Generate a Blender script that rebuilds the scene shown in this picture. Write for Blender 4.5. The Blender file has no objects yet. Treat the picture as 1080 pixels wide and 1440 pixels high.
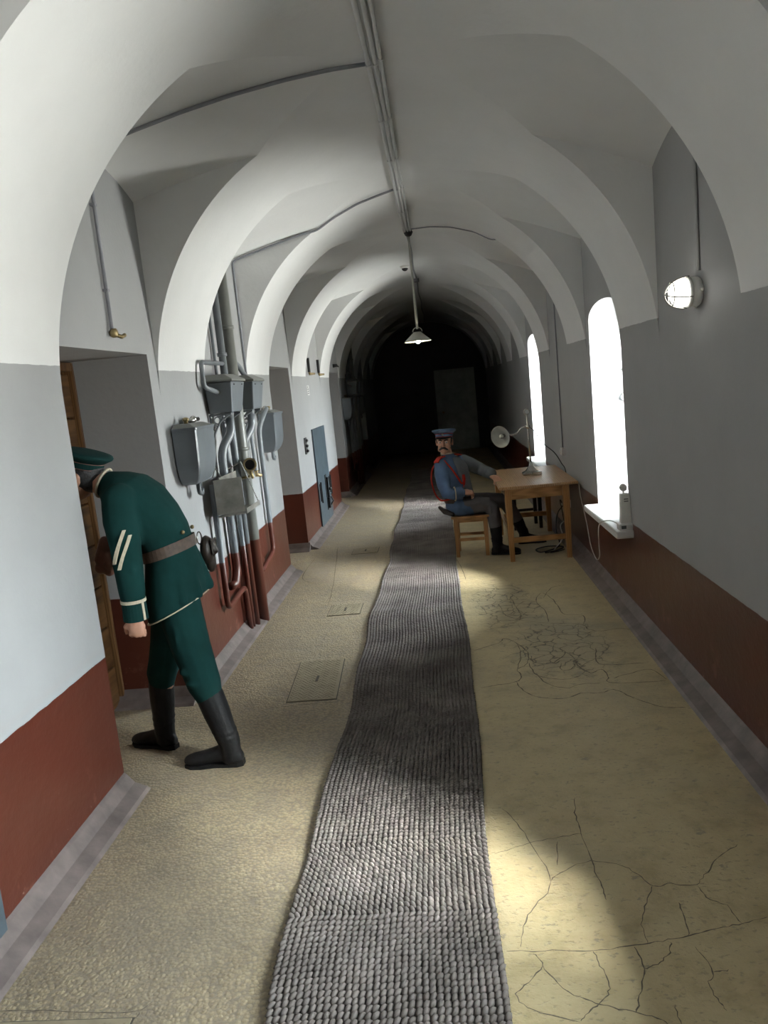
import bpy, bmesh, math, random
from mathutils import Vector, Matrix
import numpy as np
random.seed(7)
C = bpy.context.scene.collection
S = bpy.context.scene
PI = math.pi

# ------------------------------------------------------------------ camera
CAM_H = 1.70
F_PX, ROLL, PITCH, YAW = 1094.6, 0.1000, 0.1576, 0.0830
cam_d = bpy.data.cameras.new('camera'); cam = bpy.data.objects.new('camera', cam_d); C.objects.link(cam)
_f = Vector((-math.sin(YAW)*math.cos(PITCH), math.cos(YAW)*math.cos(PITCH), -math.sin(PITCH)))
_r = Vector((math.cos(YAW), math.sin(YAW), 0)); _u = _r.cross(_f)
_x = _r*math.cos(ROLL) - _u*math.sin(ROLL)
_y = _r*math.sin(ROLL) + _u*math.cos(ROLL)
m = Matrix((( _x.x, _y.x, -_f.x, 0), (_x.y, _y.y, -_f.y, 0), (_x.z, _y.z, -_f.z, CAM_H), (0, 0, 0, 1)))
cam.matrix_world = m
cam_d.sensor_fit = 'VERTICAL'; cam_d.sensor_height = 36.0; cam_d.lens = F_PX/1440*36.0
cam_d.clip_start = 0.05; cam_d.clip_end = 200
S.camera = cam

# ------------------------------------------------------------------ light
S.view_settings.view_transform = 'Standard'; S.view_settings.look = 'None'
S.view_settings.gamma = 1.0; S.view_settings.use_curve_mapping = False
S.view_settings.exposure = 1.27
SKY_STRENGTH = 53.0
SUN_STRENGTH = 110.0
HAZE_STRENGTH = 340.0
w = bpy.data.worlds.new('World'); S.world = w; w.use_nodes = True
nt = w.node_tree; nt.nodes.clear()
wo = nt.nodes.new('ShaderNodeOutputWorld'); bg = nt.nodes.new('ShaderNodeBackground')
tc = nt.nodes.new('ShaderNodeTexCoord'); sx = nt.nodes.new('ShaderNodeSeparateXYZ'); cr = nt.nodes.new('ShaderNodeValToRGB')
mp = nt.nodes.new('ShaderNodeMapRange'); mp.inputs['From Min'].default_value = -1; mp.inputs['From Max'].default_value = 1
cr.color_ramp.elements[0].position = 0.47; cr.color_ramp.elements[0].color = (0.62, 0.60, 0.57, 1)   # ground all round
cr.color_ramp.elements[1].position = 0.53; cr.color_ramp.elements[1].color = (0.91, 0.96, 1.0, 1)    # pale sky
nt.links.new(tc.outputs['Generated'], sx.inputs[0]); nt.links.new(sx.outputs['Z'], mp.inputs['Value'])
nt.links.new(mp.outputs[0], cr.inputs[0]); nt.links.new(cr.outputs[0], bg.inputs[0]); nt.links.new(bg.outputs[0], wo.inputs[0])
bg.inputs[1].default_value = SKY_STRENGTH
sun_d = bpy.data.lights.new('sun', 'SUN'); sun = bpy.data.objects.new('sun', sun_d); C.objects.link(sun)
sun_d.energy = SUN_STRENGTH; sun_d.angle = math.radians(2.5); sun_d.color = (1.0, 0.97, 0.92)
sun.rotation_euler = Vector((-1.0, 1.45, -2.30)).to_track_quat('-Z', 'Y').to_euler()
sun.location = (12, -6, 8)
haze_d = bpy.data.lights.new('sun_haze', 'SUN'); haze = bpy.data.objects.new('sun_haze', haze_d); C.objects.link(haze)   # bright hazy sky around the sun
haze_d.energy = HAZE_STRENGTH; haze_d.angle = math.radians(66); haze_d.color = (1.0, 0.97, 0.93)
haze.rotation_euler = sun.rotation_euler; haze.location = (12, -6, 9)
S.cycles.max_bounces = 10; S.cycles.diffuse_bounces = 7; S.cycles.glossy_bounces = 3; S.cycles.transparent_max_bounces = 8
S.cycles.caustics_reflective = False; S.cycles.caustics_refractive = False
S.cycles.use_denoising = True; S.cycles.use_adaptive_sampling = True; S.cycles.adaptive_threshold = 0.03
S.cycles.sample_clamp_indirect = 8.0

# ------------------------------------------------------------------ layout numbers
XL, XR = -1.578, 1.220                 # wall planes
XC, A, Z0 = -0.179, 1.399, 1.78        # barrel vault: centre line, radius, springing
Y1, PITCH_Y, BAY = 3.235, 2.076, 1.179 # bay 1 begins, bay pitch, width of a lunette
ZRED, ZGREY = 0.64, 1.925
Y_NEAR, Y_FAR = -4.0, 19.6
LUN = {-1: (2.84, 0.225), 1: (2.70, 0.365)}
def bay(k): return Y1 + (k-1)*PITCH_Y, Y1 + (k-1)*PITCH_Y + BAY
BAYS = list(range(-2, 9))
LEFT_KIND = {0: 'hatch', 1: 'door', 2: 'pipes', 3: 'door', 4: 'hatch', 5: 'door', 6: 'pipes', 7: 'door', 8: 'plain', -1: 'door', -2: 'plain'}
WINDOW_BAYS = [-2, 0, 2, 4]
DOOR_W, DOOR_TOP, DOOR_X = 1.05, 2.01, -2.03
WIN_W, SILL_Z, WIN_DEEP = 1.05, 0.58, 0.38
WH0, WH1, WZ0, WZ1 = 0.48, 1.03, 0.62, 2.04     # outer opening inside the reveal

# ------------------------------------------------------------------ materials
def new_mat(name):
    mt = bpy.data.materials.new(name); mt.use_nodes = True
    nt = mt.node_tree; b = nt.nodes['Principled BSDF']
    return mt, nt, b
def N(nt, kind, **kw):
    n = nt.nodes.new(kind)
    for k, v in kw.items():
        if k.startswith('i_'): n.inputs[k[2:].replace('_', ' ')].default_value = v
        else: setattr(n, k, v)
    return n
def obj_coords(nt, scale=(1, 1, 1)):
    g = N(nt, 'ShaderNodeNewGeometry'); mpn = N(nt, 'ShaderNodeMapping')
    mpn.inputs['Scale'].default_value = scale
    nt.links.new(g.outputs['Position'], mpn.inputs[0]); return mpn.outputs[0]
def ramp(nt, src, stops, interp='LINEAR'):
    r = N(nt, 'ShaderNodeValToRGB'); r.color_ramp.interpolation = interp
    while len(r.color_ramp.elements) < len(stops): r.color_ramp.elements.new(0.5)
    for e, (p, c) in zip(r.color_ramp.elements, stops):
        e.position = p; e.color = (*c, 1) if len(c) == 3 else c
    nt.links.new(src, r.inputs[0]); return r.outputs[0]
def mix(nt, fac, a, b, mode='MIX'):
    n = N(nt, 'ShaderNodeMix', data_type='RGBA', blend_type=mode)
    for i, v in ((0, fac), (6, a), (7, b)):
        if isinstance(v, (int, float)): n.inputs[i].default_value = v
        elif isinstance(v, tuple): n.inputs[i].default_value = (*v, 1)
        else: nt.links.new(v, n.inputs[i])
    return n.outputs[2]
def math_n(nt, op, a, b=0.0):
    n = N(nt, 'ShaderNodeMath', operation=op)
    for i, v in ((0, a), (1, b)):
        if isinstance(v, (int, float)): n.inputs[i].default_value = v
        else: nt.links.new(v, n.inputs[i])
    return n.outputs[0]
def noise(nt, vec, scale, detail=3, rough=0.55):
    n = N(nt, 'ShaderNodeTexNoise'); n.inputs['Scale'].default_value = scale
    n.inputs['Detail'].default_value = detail; n.inputs['Roughness'].default_value = rough
    nt.links.new(vec, n.inputs['Vector']); return n.outputs['Fac']
def bump(nt, b, height, strength, dist=0.01):
    n = N(nt, 'ShaderNodeBump'); n.inputs['Strength'].default_value = strength; n.inputs['Distance'].default_value = dist
    nt.links.new(height, n.inputs['Height']); nt.links.new(n.outputs[0], b.inputs['Normal'])
def simple(name, col, rough=0.6, metal=0.0, var=0.12, scale=18.0, bmp=0.15, spec=0.5, bscale=None, bdist=0.004):
    mt, nt, b = new_mat(name); v = obj_coords(nt)
    f = noise(nt, v, scale)
    lo = tuple(c*(1-var) for c in col); hi = tuple(min(1, c*(1+var)) for c in col)
    nt.links.new(ramp(nt, f, [(0.3, lo), (0.7, hi)]), b.inputs['Base Color'])
    b.inputs['Roughness'].default_value = rough; b.inputs['Metallic'].default_value = metal
    b.inputs['Specular IOR Level'].default_value = spec
    if bmp: bump(nt, b, noise(nt, v, bscale or scale*3, 4), bmp, bdist)
    return mt
M = {}
RED, GREY, WHITE = (0.100, 0.026, 0.016), (0.355, 0.358, 0.360), (0.74, 0.74, 0.735)
def wall_paint(name, vault):
    mt, nt, b = new_mat(name); v = obj_coords(nt)
    g = N(nt, 'ShaderNodeNewGeometry'); s = N(nt, 'ShaderNodeSeparateXYZ'); nt.links.new(g.outputs['Position'], s.inputs[0])
    z = s.outputs['Z']
    wob = math_n(nt, 'MULTIPLY', math_n(nt, 'SUBTRACT', noise(nt, v, 9), 0.5), 0.012)
    zz = math_n(nt, 'ADD', z, wob)
    blot = noise(nt, v, 2.2, 5, 0.6); fine = noise(nt, v, 35, 4)
    def tone(c, a):
        return mix(nt, 1.0, c, ramp(nt, blot, [(0.3, (1-a,)*3), (0.72, (1+0*a,)*3)]), 'MULTIPLY')
    top = tone(WHITE if vault else GREY, 0.07)
    grey = tone(GREY, 0.09)
    chips = ramp(nt, noise(nt, v, 26, 5, 0.7), [(0.66, (0, 0, 0)), (0.70, (1, 1, 1))])
    low = ramp(nt, zz, [(0.02, (1, 1, 1)), (0.34, (0, 0, 0))])
    patch = ramp(nt, noise(nt, v, 5.5, 4, 0.65), [(0.58, (0, 0, 0)), (0.68, (1, 1, 1))])
    wear = mix(nt, 1.0, low, patch, 'MULTIPLY')
    red = tone(RED, 0.22)
    red = mix(nt, math_n(nt, 'MULTIPLY', wear, 0.55), red, (0.42, 0.20, 0.15))
    red = mix(nt, math_n(nt, 'MULTIPLY', mix(nt, 1.0, chips, low, 'MULTIPLY'), 0.6), red, (0.45, 0.36, 0.32))
    is_grey = math_n(nt, 'GREATER_THAN', zz, ZRED)
    is_top = math_n(nt, 'GREATER_THAN', zz, ZGREY)
    col = mix(nt, is_grey, red, grey); col = mix(nt, is_top, col, top)
    nt.links.new(col, b.inputs['Base Color'])
    rr = ramp(nt, is_grey, [(0.0, (0.30,)*3), (1.0, (0.62,)*3)])
    nt.links.new(rr, b.inputs['Roughness'])
    h = math_n(nt, 'ADD', math_n(nt, 'MULTIPLY', blot, 1.6), math_n(nt, 'MULTIPLY', fine, 0.35))
    bump(nt, b, h, 0.22, 0.016)
    return mt
M['wall'] = wall_paint('wall paint red below grey', False)
M['vault'] = wall_paint('vault limewash', True)
M['wall_dimmed'] = simple('end wall paint with dimness added', (0.055, 0.058, 0.06), 0.7, var=0.15, scale=2, bmp=0.1)  # end wall paint taken darker, putting the far end's dimness into its colour
M['white'] = simple('white reveal paint', (0.68, 0.70, 0.715), 0.55, var=0.05, scale=3, bmp=0.1)
def floor_mat():
    mt, nt, b = new_mat('ochre concrete'); v = obj_coords(nt)
    g = N(nt, 'ShaderNodeNewGeometry'); s = N(nt, 'ShaderNodeSeparateXYZ'); nt.links.new(g.outputs['Position'], s.inputs[0])
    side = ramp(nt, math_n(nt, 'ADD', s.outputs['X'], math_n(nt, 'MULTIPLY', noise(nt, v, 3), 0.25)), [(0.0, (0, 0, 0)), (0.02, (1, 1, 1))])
    big = noise(nt, v, 1.1, 6, 0.62); mid = noise(nt, v, 6, 6, 0.68); fine = noise(nt, v, 42, 4, 0.6)
    # right half: trowelled ochre screed with chips, scuffs and grey worn patches
    yel = ramp(nt, mid, [(0.27, (0.34, 0.27, 0.145)), (0.48, (0.50, 0.41, 0.235)), (0.75, (0.58, 0.49, 0.30))])
    chip = noise(nt, obj_coords(nt, (34, 62, 30)), 1.0, 3, 0.55)
    yel = mix(nt, ramp(nt, chip, [(0.60, (0, 0, 0)), (0.65, (0.55,)*3)]), yel, (0.30, 0.25, 0.17))
    chip2 = noise(nt, obj_coords(nt, (13, 20, 10)), 1.0, 5, 0.7)
    yel = mix(nt, ramp(nt, chip2, [(0.62, (0, 0, 0)), (0.66, (0.7,)*3)]), yel, (0.25, 0.22, 0.17))
    yel = mix(nt, ramp(nt, big, [(0.50, (0, 0, 0)), (0.72, (0.8,)*3)]), yel, (0.30, 0.26, 0.18))
    # left half: coarse exposed aggregate
    peb = N(nt, 'ShaderNodeTexVoronoi'); peb.inputs['Scale'].default_value = 74; nt.links.new(v, peb.inputs['Vector'])
    cell = N(nt, 'ShaderNodeSeparateColor'); nt.links.new(peb.outputs['Color'], cell.inputs[0])
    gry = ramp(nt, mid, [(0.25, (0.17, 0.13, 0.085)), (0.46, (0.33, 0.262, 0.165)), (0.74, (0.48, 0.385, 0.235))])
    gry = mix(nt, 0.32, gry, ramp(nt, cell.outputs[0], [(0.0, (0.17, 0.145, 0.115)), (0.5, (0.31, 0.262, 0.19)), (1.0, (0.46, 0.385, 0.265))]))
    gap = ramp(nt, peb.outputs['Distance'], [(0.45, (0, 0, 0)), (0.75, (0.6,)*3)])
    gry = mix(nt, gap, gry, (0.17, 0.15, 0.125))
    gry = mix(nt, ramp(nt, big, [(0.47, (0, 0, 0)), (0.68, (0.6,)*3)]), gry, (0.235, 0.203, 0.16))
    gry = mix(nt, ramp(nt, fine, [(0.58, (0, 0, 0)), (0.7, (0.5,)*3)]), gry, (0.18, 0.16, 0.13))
    # crazed and broken patch of screed
    def blob(cx, cy, rx, ry):
        dx = math_n(nt, 'MULTIPLY', math_n(nt, 'SUBTRACT', s.outputs['X'], cx), 1/rx); dy = math_n(nt, 'MULTIPLY', math_n(nt, 'SUBTRACT', s.outputs['Y'], cy), 1/ry)
        return math_n(nt, 'SQRT', math_n(nt, 'ADD', math_n(nt, 'MULTIPLY', dx, dx), math_n(nt, 'MULTIPLY', dy, dy)))
    reg = math_n(nt, 'ADD', math_n(nt, 'MINIMUM', blob(0.62, 4.75, 0.42, 0.62), blob(0.38, 5.75, 0.30, 0.75)), math_n(nt, 'MULTIPLY', math_n(nt, 'SUBTRACT', mid, 0.5), 1.4))
    reg = ramp(nt, reg, [(0.55, (1, 1, 1)), (0.95, (0, 0, 0))])
    wv = N(nt, 'ShaderNodeVectorMath', operation='ADD'); nz = N(nt, 'ShaderNodeTexNoise'); nz.inputs['Scale'].default_value = 7; nt.links.new(v, nz.inputs['Vector'])
    wsc = N(nt, 'ShaderNodeVectorMath', operation='SCALE'); wsc.inputs['Scale'].default_value = 0.16; nt.links.new(nz.outputs['Color'], wsc.inputs[0])
    nt.links.new(v, wv.inputs[0]); nt.links.new(wsc.outputs[0], wv.inputs[1])
    vc = N(nt, 'ShaderNodeTexVoronoi', feature='DISTANCE_TO_EDGE'); vc.inputs['Scale'].default_value = 9.5; nt.links.new(wv.outputs[0], vc.inputs['Vector'])
    crk = mix(nt, 1.0, ramp(nt, vc.outputs['Distance'], [(0.012, (1, 1, 1)), (0.045, (0, 0, 0))]), reg, 'MULTIPLY')
    yel = mix(nt, math_n(nt, 'MULTIPLY', reg, 0.35), yel, (0.30, 0.26, 0.18))
    yel = mix(nt, math_n(nt, 'MULTIPLY', crk, 0.85), yel, (0.10, 0.085, 0.06))
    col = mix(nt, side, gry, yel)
    nt.links.new(col, b.inputs['Base Color'])
    nt.links.new(ramp(nt, mid, [(0.3, (0.40,)*3), (0.7, (0.62,)*3)]), b.inputs['Roughness'])
    ph = mix(nt, side, ramp(nt, peb.outputs['Distance'], [(0.0, (1, 1, 1)), (0.7, (0, 0, 0))]), ramp(nt, chip, [(0.56, (0.6,)*3), (0.66, (0.0,)*3)]))
    h = math_n(nt, 'ADD', math_n(nt, 'MULTIPLY', ph, 0.34), math_n(nt, 'ADD', math_n(nt, 'MULTIPLY', mid, 1.6), math_n(nt, 'SUBTRACT', math_n(nt, 'MULTIPLY', fine, 0.45), math_n(nt, 'MULTIPLY', crk, 0.9))))
    bump(nt, b, h, 0.75, 0.009)
    return mt
M['floor'] = floor_mat()
M['base'] = simple('mauve cement cove', (0.165, 0.135, 0.127), 0.45, var=0.3, scale=9, bmp=0.35)
M['crack'] = simple('dark crack filling', (0.15, 0.125, 0.095), 0.95, var=0.4, scale=60, bmp=0)
M['green'] = simple('dark green wool cloth', (0.006, 0.033, 0.031), 0.95, var=0.22, scale=6, bmp=0.25, bscale=240, bdist=0.001, spec=0.15)
M['green_d'] = simple('dark green cap cloth', (0.006, 0.028, 0.027), 0.95, var=0.15, scale=8, bmp=0.2, bscale=240, bdist=0.001, spec=0.15)
M['blue'] = simple('blue grey wool cloth', (0.095, 0.145, 0.24), 0.92, var=0.2, scale=7, bmp=0.25, bscale=240, bdist=0.001, spec=0.15)
M['plastron'] = simple('grey wool cloth', (0.135, 0.15, 0.165), 0.92, var=0.15, scale=7, bmp=0.25, bscale=240, bdist=0.001, spec=0.15)
M['trouser'] = simple('grey trouser cloth', (0.13, 0.125, 0.13), 0.92, var=0.18, scale=7, bmp=0.2, bscale=240, bdist=0.001, spec=0.15)
M['red_cloth'] = simple('scarlet cloth', (0.42, 0.028, 0.016), 0.85, var=0.1, bmp=0.1, spec=0.2)
M['cream_braid'] = simple('cream braid', (0.50, 0.44, 0.33), 0.8, var=0.1, scale=60, bmp=0.2)
M['brass'] = simple('dull brass', (0.34, 0.265, 0.14), 0.42, metal=0.85, var=0.25, bmp=0.1)
M['leather'] = simple('brown leather', (0.060, 0.038, 0.026), 0.62, var=0.3, scale=30, bmp=0.25)
M['leather_d'] = simple('dark leather', (0.022, 0.015, 0.011), 0.4, var=0.3, scale=30, bmp=0.2)
M['tan_leather'] = simple('reddish leather', (0.16, 0.075, 0.055), 0.45, var=0.3, scale=20, bmp=0.3)
M['boot'] = simple('black boot leather', (0.010, 0.010, 0.011), 0.55, spec=0.25, var=0.3, scale=25, bmp=0.35, bscale=40, bdist=0.006)
M['skin'] = simple('painted skin', (0.52, 0.28, 0.19), 0.5, var=0.12, scale=14, bmp=0.08)
M['hair'] = simple('dark grey hair', (0.035, 0.034, 0.036), 0.6, var=0.7, scale=70, bmp=0.6, bscale=120)
M['eye'] = simple('eye white', (0.55, 0.50, 0.45), 0.3, bmp=0)
M['dark'] = simple('near black', (0.012, 0.011, 0.010), 0.5, bmp=0)
M['wood'] = None
def wood(name, c1, c2, rough=0.45, axis=1, scale=9):
    mt, nt, b = new_mat(name)
    t = N(nt, 'ShaderNodeTexCoord'); mpn = N(nt, 'ShaderNodeMapping')
    sc = [scale*2.6]*3; sc[axis] = scale*0.22; mpn.inputs['Scale'].default_value = sc
    nt.links.new(t.outputs['Object'], mpn.inputs[0])
    n1 = noise(nt, mpn.outputs[0], 1.4, 6, 0.65)
    w_ = N(nt, 'ShaderNodeTexWave'); w_.inputs['Scale'].default_value = 0.8; w_.inputs['Distortion'].default_value = 7
    w_.inputs['Detail'].default_value = 3; nt.links.new(mpn.outputs[0], w_.inputs['Vector'])
    f = math_n(nt, 'ADD', math_n(nt, 'MULTIPLY', n1, 0.65), math_n(nt, 'MULTIPLY', w_.outputs['Fac'], 0.35))
    nt.links.new(ramp(nt, f, [(0.3, c1), (0.7, c2)]), b.inputs['Base Color'])
    b.inputs['Roughness'].default_value = rough
    bump(nt, b, f, 0.15, 0.003); return mt
M['door_wood'] = wood('varnished oak planks', (0.09, 0.042, 0.017), (0.19, 0.098, 0.038), 0.4, axis=1)
M['door_wood_v'] = wood('varnished oak frame', (0.11, 0.052, 0.021), (0.22, 0.115, 0.047), 0.4, axis=2)
M['pine_y'] = wood('worn pine top', (0.31, 0.175, 0.078), (0.50, 0.31, 0.15), 0.38, axis=1)
M['pine_x'] = wood('worn pine rail', (0.30, 0.145, 0.050), (0.48, 0.25, 0.092), 0.42, axis=0)
M['pine_z'] = wood('worn pine leg', (0.30, 0.145, 0.050), (0.48, 0.25, 0.092), 0.42, axis=2)
M['dark_wood'] = wood('black stained wood', (0.012, 0.010, 0.009), (0.03, 0.024, 0.02), 0.45, axis=2)
M['tank'] = simple('blue grey enamel', (0.135, 0.150, 0.165), 0.42, var=0.12, scale=5, bmp=0.12)
M['pipe'] = simple('grey painted pipe', (0.165, 0.18, 0.195), 0.42, var=0.12, scale=8, bmp=0.15)
M['pipe_big'] = simple('olive grey painted pipe', (0.165, 0.17, 0.155), 0.42, var=0.12, scale=8, bmp=0.15)
def pipe_two(name, c):
    mt, nt, b = new_mat(name); v = obj_coords(nt)
    g = N(nt, 'ShaderNodeNewGeometry'); s = N(nt, 'ShaderNodeSeparateXYZ'); nt.links.new(g.outputs['Position'], s.inputs[0])
    f = noise(nt, v, 9); 
    cc = ramp(nt, f, [(0.3, tuple(x*0.88 for x in c)), (0.7, tuple(x*1.12 for x in c))])
    col = mix(nt, math_n(nt, 'GREATER_THAN', s.outputs['Z'], ZRED+0.012), RED, cc)
    nt.links.new(col, b.inputs['Base Color']); b.inputs['Roughness'].default_value = 0.38
    return mt
M['pipe2'] = pipe_two('pipe grey above red below', (0.165, 0.18, 0.195))
M['pipe2_big'] = pipe_two('big pipe olive grey above red below', (0.165, 0.17, 0.155))
M['tin'] = simple('tarnished tin', (0.26, 0.25, 0.225), 0.42, metal=0.65, var=0.3, scale=10, bmp=0.12)
M['iron'] = simple('black iron', (0.012, 0.012, 0.013), 0.45, var=0.3, bmp=0.2)
M['hatch_blue'] = simple('blue grey painted steel', (0.066, 0.088, 0.106), 0.4, var=0.28, scale=7, bmp=0.1)
M['conduit'] = simple('pale grey conduit', (0.56, 0.56, 0.56), 0.4, var=0.06, bmp=0.05)
M['conduit_d'] = simple('slate painted conduit', (0.23, 0.235, 0.26), 0.45, var=0.1, bmp=0.1)
M['plastic'] = simple('white plastic', (0.74, 0.73, 0.70), 0.4, var=0.04, bmp=0)
M['screen'] = simple('grey display', (0.14, 0.15, 0.15), 0.2, bmp=0)
M['nickel'] = simple('tarnished nickel', (0.50, 0.49, 0.46), 0.26, metal=1.0, var=0.15, scale=20, bmp=0.06)
M['lamp_grey'] = simple('grey enamel', (0.42, 0.42, 0.38), 0.4, var=0.08, bmp=0)
M['enamel_in'] = simple('white enamel', (0.78, 0.76, 0.68), 0.35, var=0.03, bmp=0)
M['cable_b'] = simple('black cable', (0.012, 0.012, 0.013), 0.5, bmp=0)
M['cable_w'] = simple('white cable', (0.62, 0.61, 0.58), 0.5, bmp=0)
M['steel'] = simple('worn tread steel', (0.30, 0.255, 0.175), 0.5, metal=0.15, var=0.15, scale=14, bmp=0.2)
M['steel_dark'] = simple('dark gap', (0.07, 0.062, 0.05), 0.8, bmp=0)
M['rope'] = simple('grey rope', (0.160, 0.142, 0.132), 0.95, var=0.28, scale=4, bmp=0.6, bscale=320, bdist=0.002, spec=0.1)
M['rope_d'] = simple('grey rope backing', (0.075, 0.07, 0.066), 0.95, bmp=0.2, spec=0.1)
M['marble'] = simple('white stone sill', (0.70, 0.70, 0.68), 0.4, var=0.06, scale=8, bmp=0.05)
M['door_grey'] = simple('dull grey green door paint', (0.42, 0.45, 0.42), 0.5, var=0.15, scale=6, bmp=0.15)
M['paper'] = simple('white paper', (0.62, 0.62, 0.60), 0.7, bmp=0)
M['ink'] = simple('grey print', (0.10, 0.10, 0.11), 0.7, bmp=0)
def emit(name, col, st):
    mt = bpy.data.materials.new(name); mt.use_nodes = True; nt = mt.node_tree; nt.nodes.clear()
    o = nt.nodes.new('ShaderNodeOutputMaterial'); e = nt.nodes.new('ShaderNodeEmission')
    e.inputs[0].default_value = (*col, 1); e.inputs[1].default_value = st; nt.links.new(e.outputs[0], o.inputs[0]); return mt
M['bulb'] = emit('lit bulb', (1.0, 0.93, 0.72), 60)
M['bulb_cool'] = emit('lit frosted globe', (1.0, 0.97, 0.88), 2.6)
def glass_mat():
    mt = bpy.data.materials.new('window glass'); mt.use_nodes = True; nt = mt.node_tree; nt.nodes.clear()
    o = nt.nodes.new('ShaderNodeOutputMaterial'); mx = nt.nodes.new('ShaderNodeMixShader')
    t = nt.nodes.new('ShaderNodeBsdfTransparent'); g = nt.nodes.new('ShaderNodeBsdfGlossy'); fr = nt.nodes.new('ShaderNodeFresnel')
    t.inputs[0].default_value = (0.96, 0.985, 0.98, 1); g.inputs['Roughness'].default_value = 0.02
    nt.links.new(fr.outputs[0], mx.inputs[0]); nt.links.new(t.outputs[0], mx.inputs[1]); nt.links.new(g.outputs[0], mx.inputs[2])
    nt.links.new(mx.outputs[0], o.inputs[0]); return mt
M['glass'] = glass_mat()

# ------------------------------------------------------------------ mesh helpers
def wpos(o):
    p = Vector((0, 0, 0))
    while o is not None: p += o.location; o = o.parent
    return p
def obj(name, bm, mat, parent=None, smooth=False, bevel=0.0, local=False):
    me = bpy.data.meshes.new(name)
    if isinstance(bm, bmesh.types.BMesh):
        bmesh.ops.recalc_face_normals(bm, faces=bm.faces)
        bm.to_mesh(me); bm.free()
    else:
        me.from_pydata(*bm)
    if parent is not None and not local: me.transform(Matrix.Translation(-wpos(parent)))
    me.materials.append(M[mat] if isinstance(mat, str) else mat)
    if smooth: me.polygons.foreach_set('use_smooth', [True]*len(me.polygons))
    me.update()
    o = bpy.data.objects.new(name, me); C.objects.link(o); o.parent = parent
    if bevel:
        b = o.modifiers.new('bevel', 'BEVEL'); b.width = bevel; b.segments = 2; b.limit_method = 'ANGLE'; b.angle_limit = math.radians(40)
    return o
def tag(o, label, cat, group=None):
    o['label'] = label; o['category'] = cat
    if group: o['group'] = group
    return o
def thing(name, label, cat, loc=(0, 0, 0), group=None):
    o = bpy.data.objects.new(name, None); C.objects.link(o); o.location = loc; o.empty_display_size = 0.1
    return tag(o, label, cat, group)
def struct(o, label=None):
    o['kind'] = 'structure'
    if label: o['label'] = label
    return o
def copy_tree(o, parent=None, shift=None):
    c = o.copy(); C.objects.link(c); c.parent = parent
    if shift is not None: c.location = o.location + Vector(shift)
    for ch in list(o.children): copy_tree(ch, c)
    return c
def box(bm, x0, x1, y0, y1, z0, z1, mtx=None):
    vs = [bm.verts.new(p if mtx is None else mtx @ Vector(p)) for p in
          [(x0,y0,z0),(x1,y0,z0),(x1,y1,z0),(x0,y1,z0),(x0,y0,z1),(x1,y0,z1),(x1,y1,z1),(x0,y1,z1)]]
    for f in [(0,3,2,1),(4,5,6,7),(0,1,5,4),(1,2,6,5),(2,3,7,6),(3,0,4,7)]: bm.faces.new([vs[i] for i in f])
def BX(*a):
    bm = bmesh.new(); box(bm, *a); return bm
def loft(bm, rings, cap=True):
    R = [[bm.verts.new(p) for p in r] for r in rings]; n = len(R[0])
    for a, b in zip(R, R[1:]):
        for i in range(n): bm.faces.new((a[i], a[(i+1) % n], b[(i+1) % n], b[i]))
    if cap:
        bm.faces.new(list(reversed(R[0]))); bm.faces.new(R[-1])
def ring(c, u, v, n=16):
    c, u, v = Vector(c), Vector(u), Vector(v)
    return [c + u*math.cos(2*PI*i/n) + v*math.sin(2*PI*i/n) for i in range(n)]
def frames(pts):
    pts = [Vector(p) for p in pts]; T = []
    for i in range(len(pts)):
        a = pts[max(0, i-1)]; b = pts[min(len(pts)-1, i+1)]; T.append((b-a).normalized())
    ref = Vector((0, 0, 1)) if abs(T[0].z) < 0.8 else Vector((1, 0, 0))
    u = (ref - T[0]*ref.dot(T[0])).normalized(); out = []
    for p, t in zip(pts, T):
        u = (u - t*u.dot(t)).normalized(); out.append((p, t, u, t.cross(u)))
    return out
def tube(bm, pts, r, n=10, cap=True):
    fr = frames(pts); rr = r if isinstance(r, (list, tuple)) else [r]*len(pts)
    loft(bm, [ring(p, u*q, v*q, n) for (p, t, u, v), q in zip(fr, rr)], cap)
def smooth_path(pts, k=6):
    P = [Vector(p) for p in pts]; out = []
    for i in range(len(P)-1):
        p0, p1, p2, p3 = P[max(0, i-1)], P[i], P[i+1], P[min(len(P)-1, i+2)]
        for j in range(k):
            t = j/k
            out.append(0.5*((2*p1) + (p2-p0)*t + (2*p0-5*p1+4*p2-p3)*t*t + (3*p1-p0-3*p2+p3)*t**3))
    out.append(P[-1]); return out
def rounded(pts, rad=0.05, k=5):
    P = [Vector(p) for p in pts]; out = [P[0]]
    for i in range(1, len(P)-1):
        a = (P[i-1]-P[i]); b = (P[i+1]-P[i]); r = min(rad, a.length*0.45, b.length*0.45)
        s = P[i] + a.normalized()*r; e = P[i] + b.normalized()*r
        for j in range(k+1):
            t = j/k; out.append(s*(1-t)**2 + P[i]*2*t*(1-t) + e*t*t)
    out.append(P[-1]); return out
def TUBE(pts, r, n=10, rad=0.0, sm=False):
    bm = bmesh.new()
    if rad: pts = rounded(pts, rad)
    if sm: pts = smooth_path(pts)
    tube(bm, pts, r, n); return bm
def lathe(bm, prof, c=(0, 0, 0), axis=(0, 0, 1), n=24, cap=True):
    ax = Vector(axis).normalized(); ref = Vector((1, 0, 0)) if abs(ax.x) < 0.8 else Vector((0, 1, 0))
    u = (ref - ax*ref.dot(ax)).normalized(); v = ax.cross(u); c = Vector(c)
    loft(bm, [ring(c + ax*h, u*max(r, 1e-4), v*max(r, 1e-4), n) for r, h in prof], cap)
def LATHE(*a, **k):
    bm = bmesh.new(); lathe(bm, *a, **k); return bm
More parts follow.
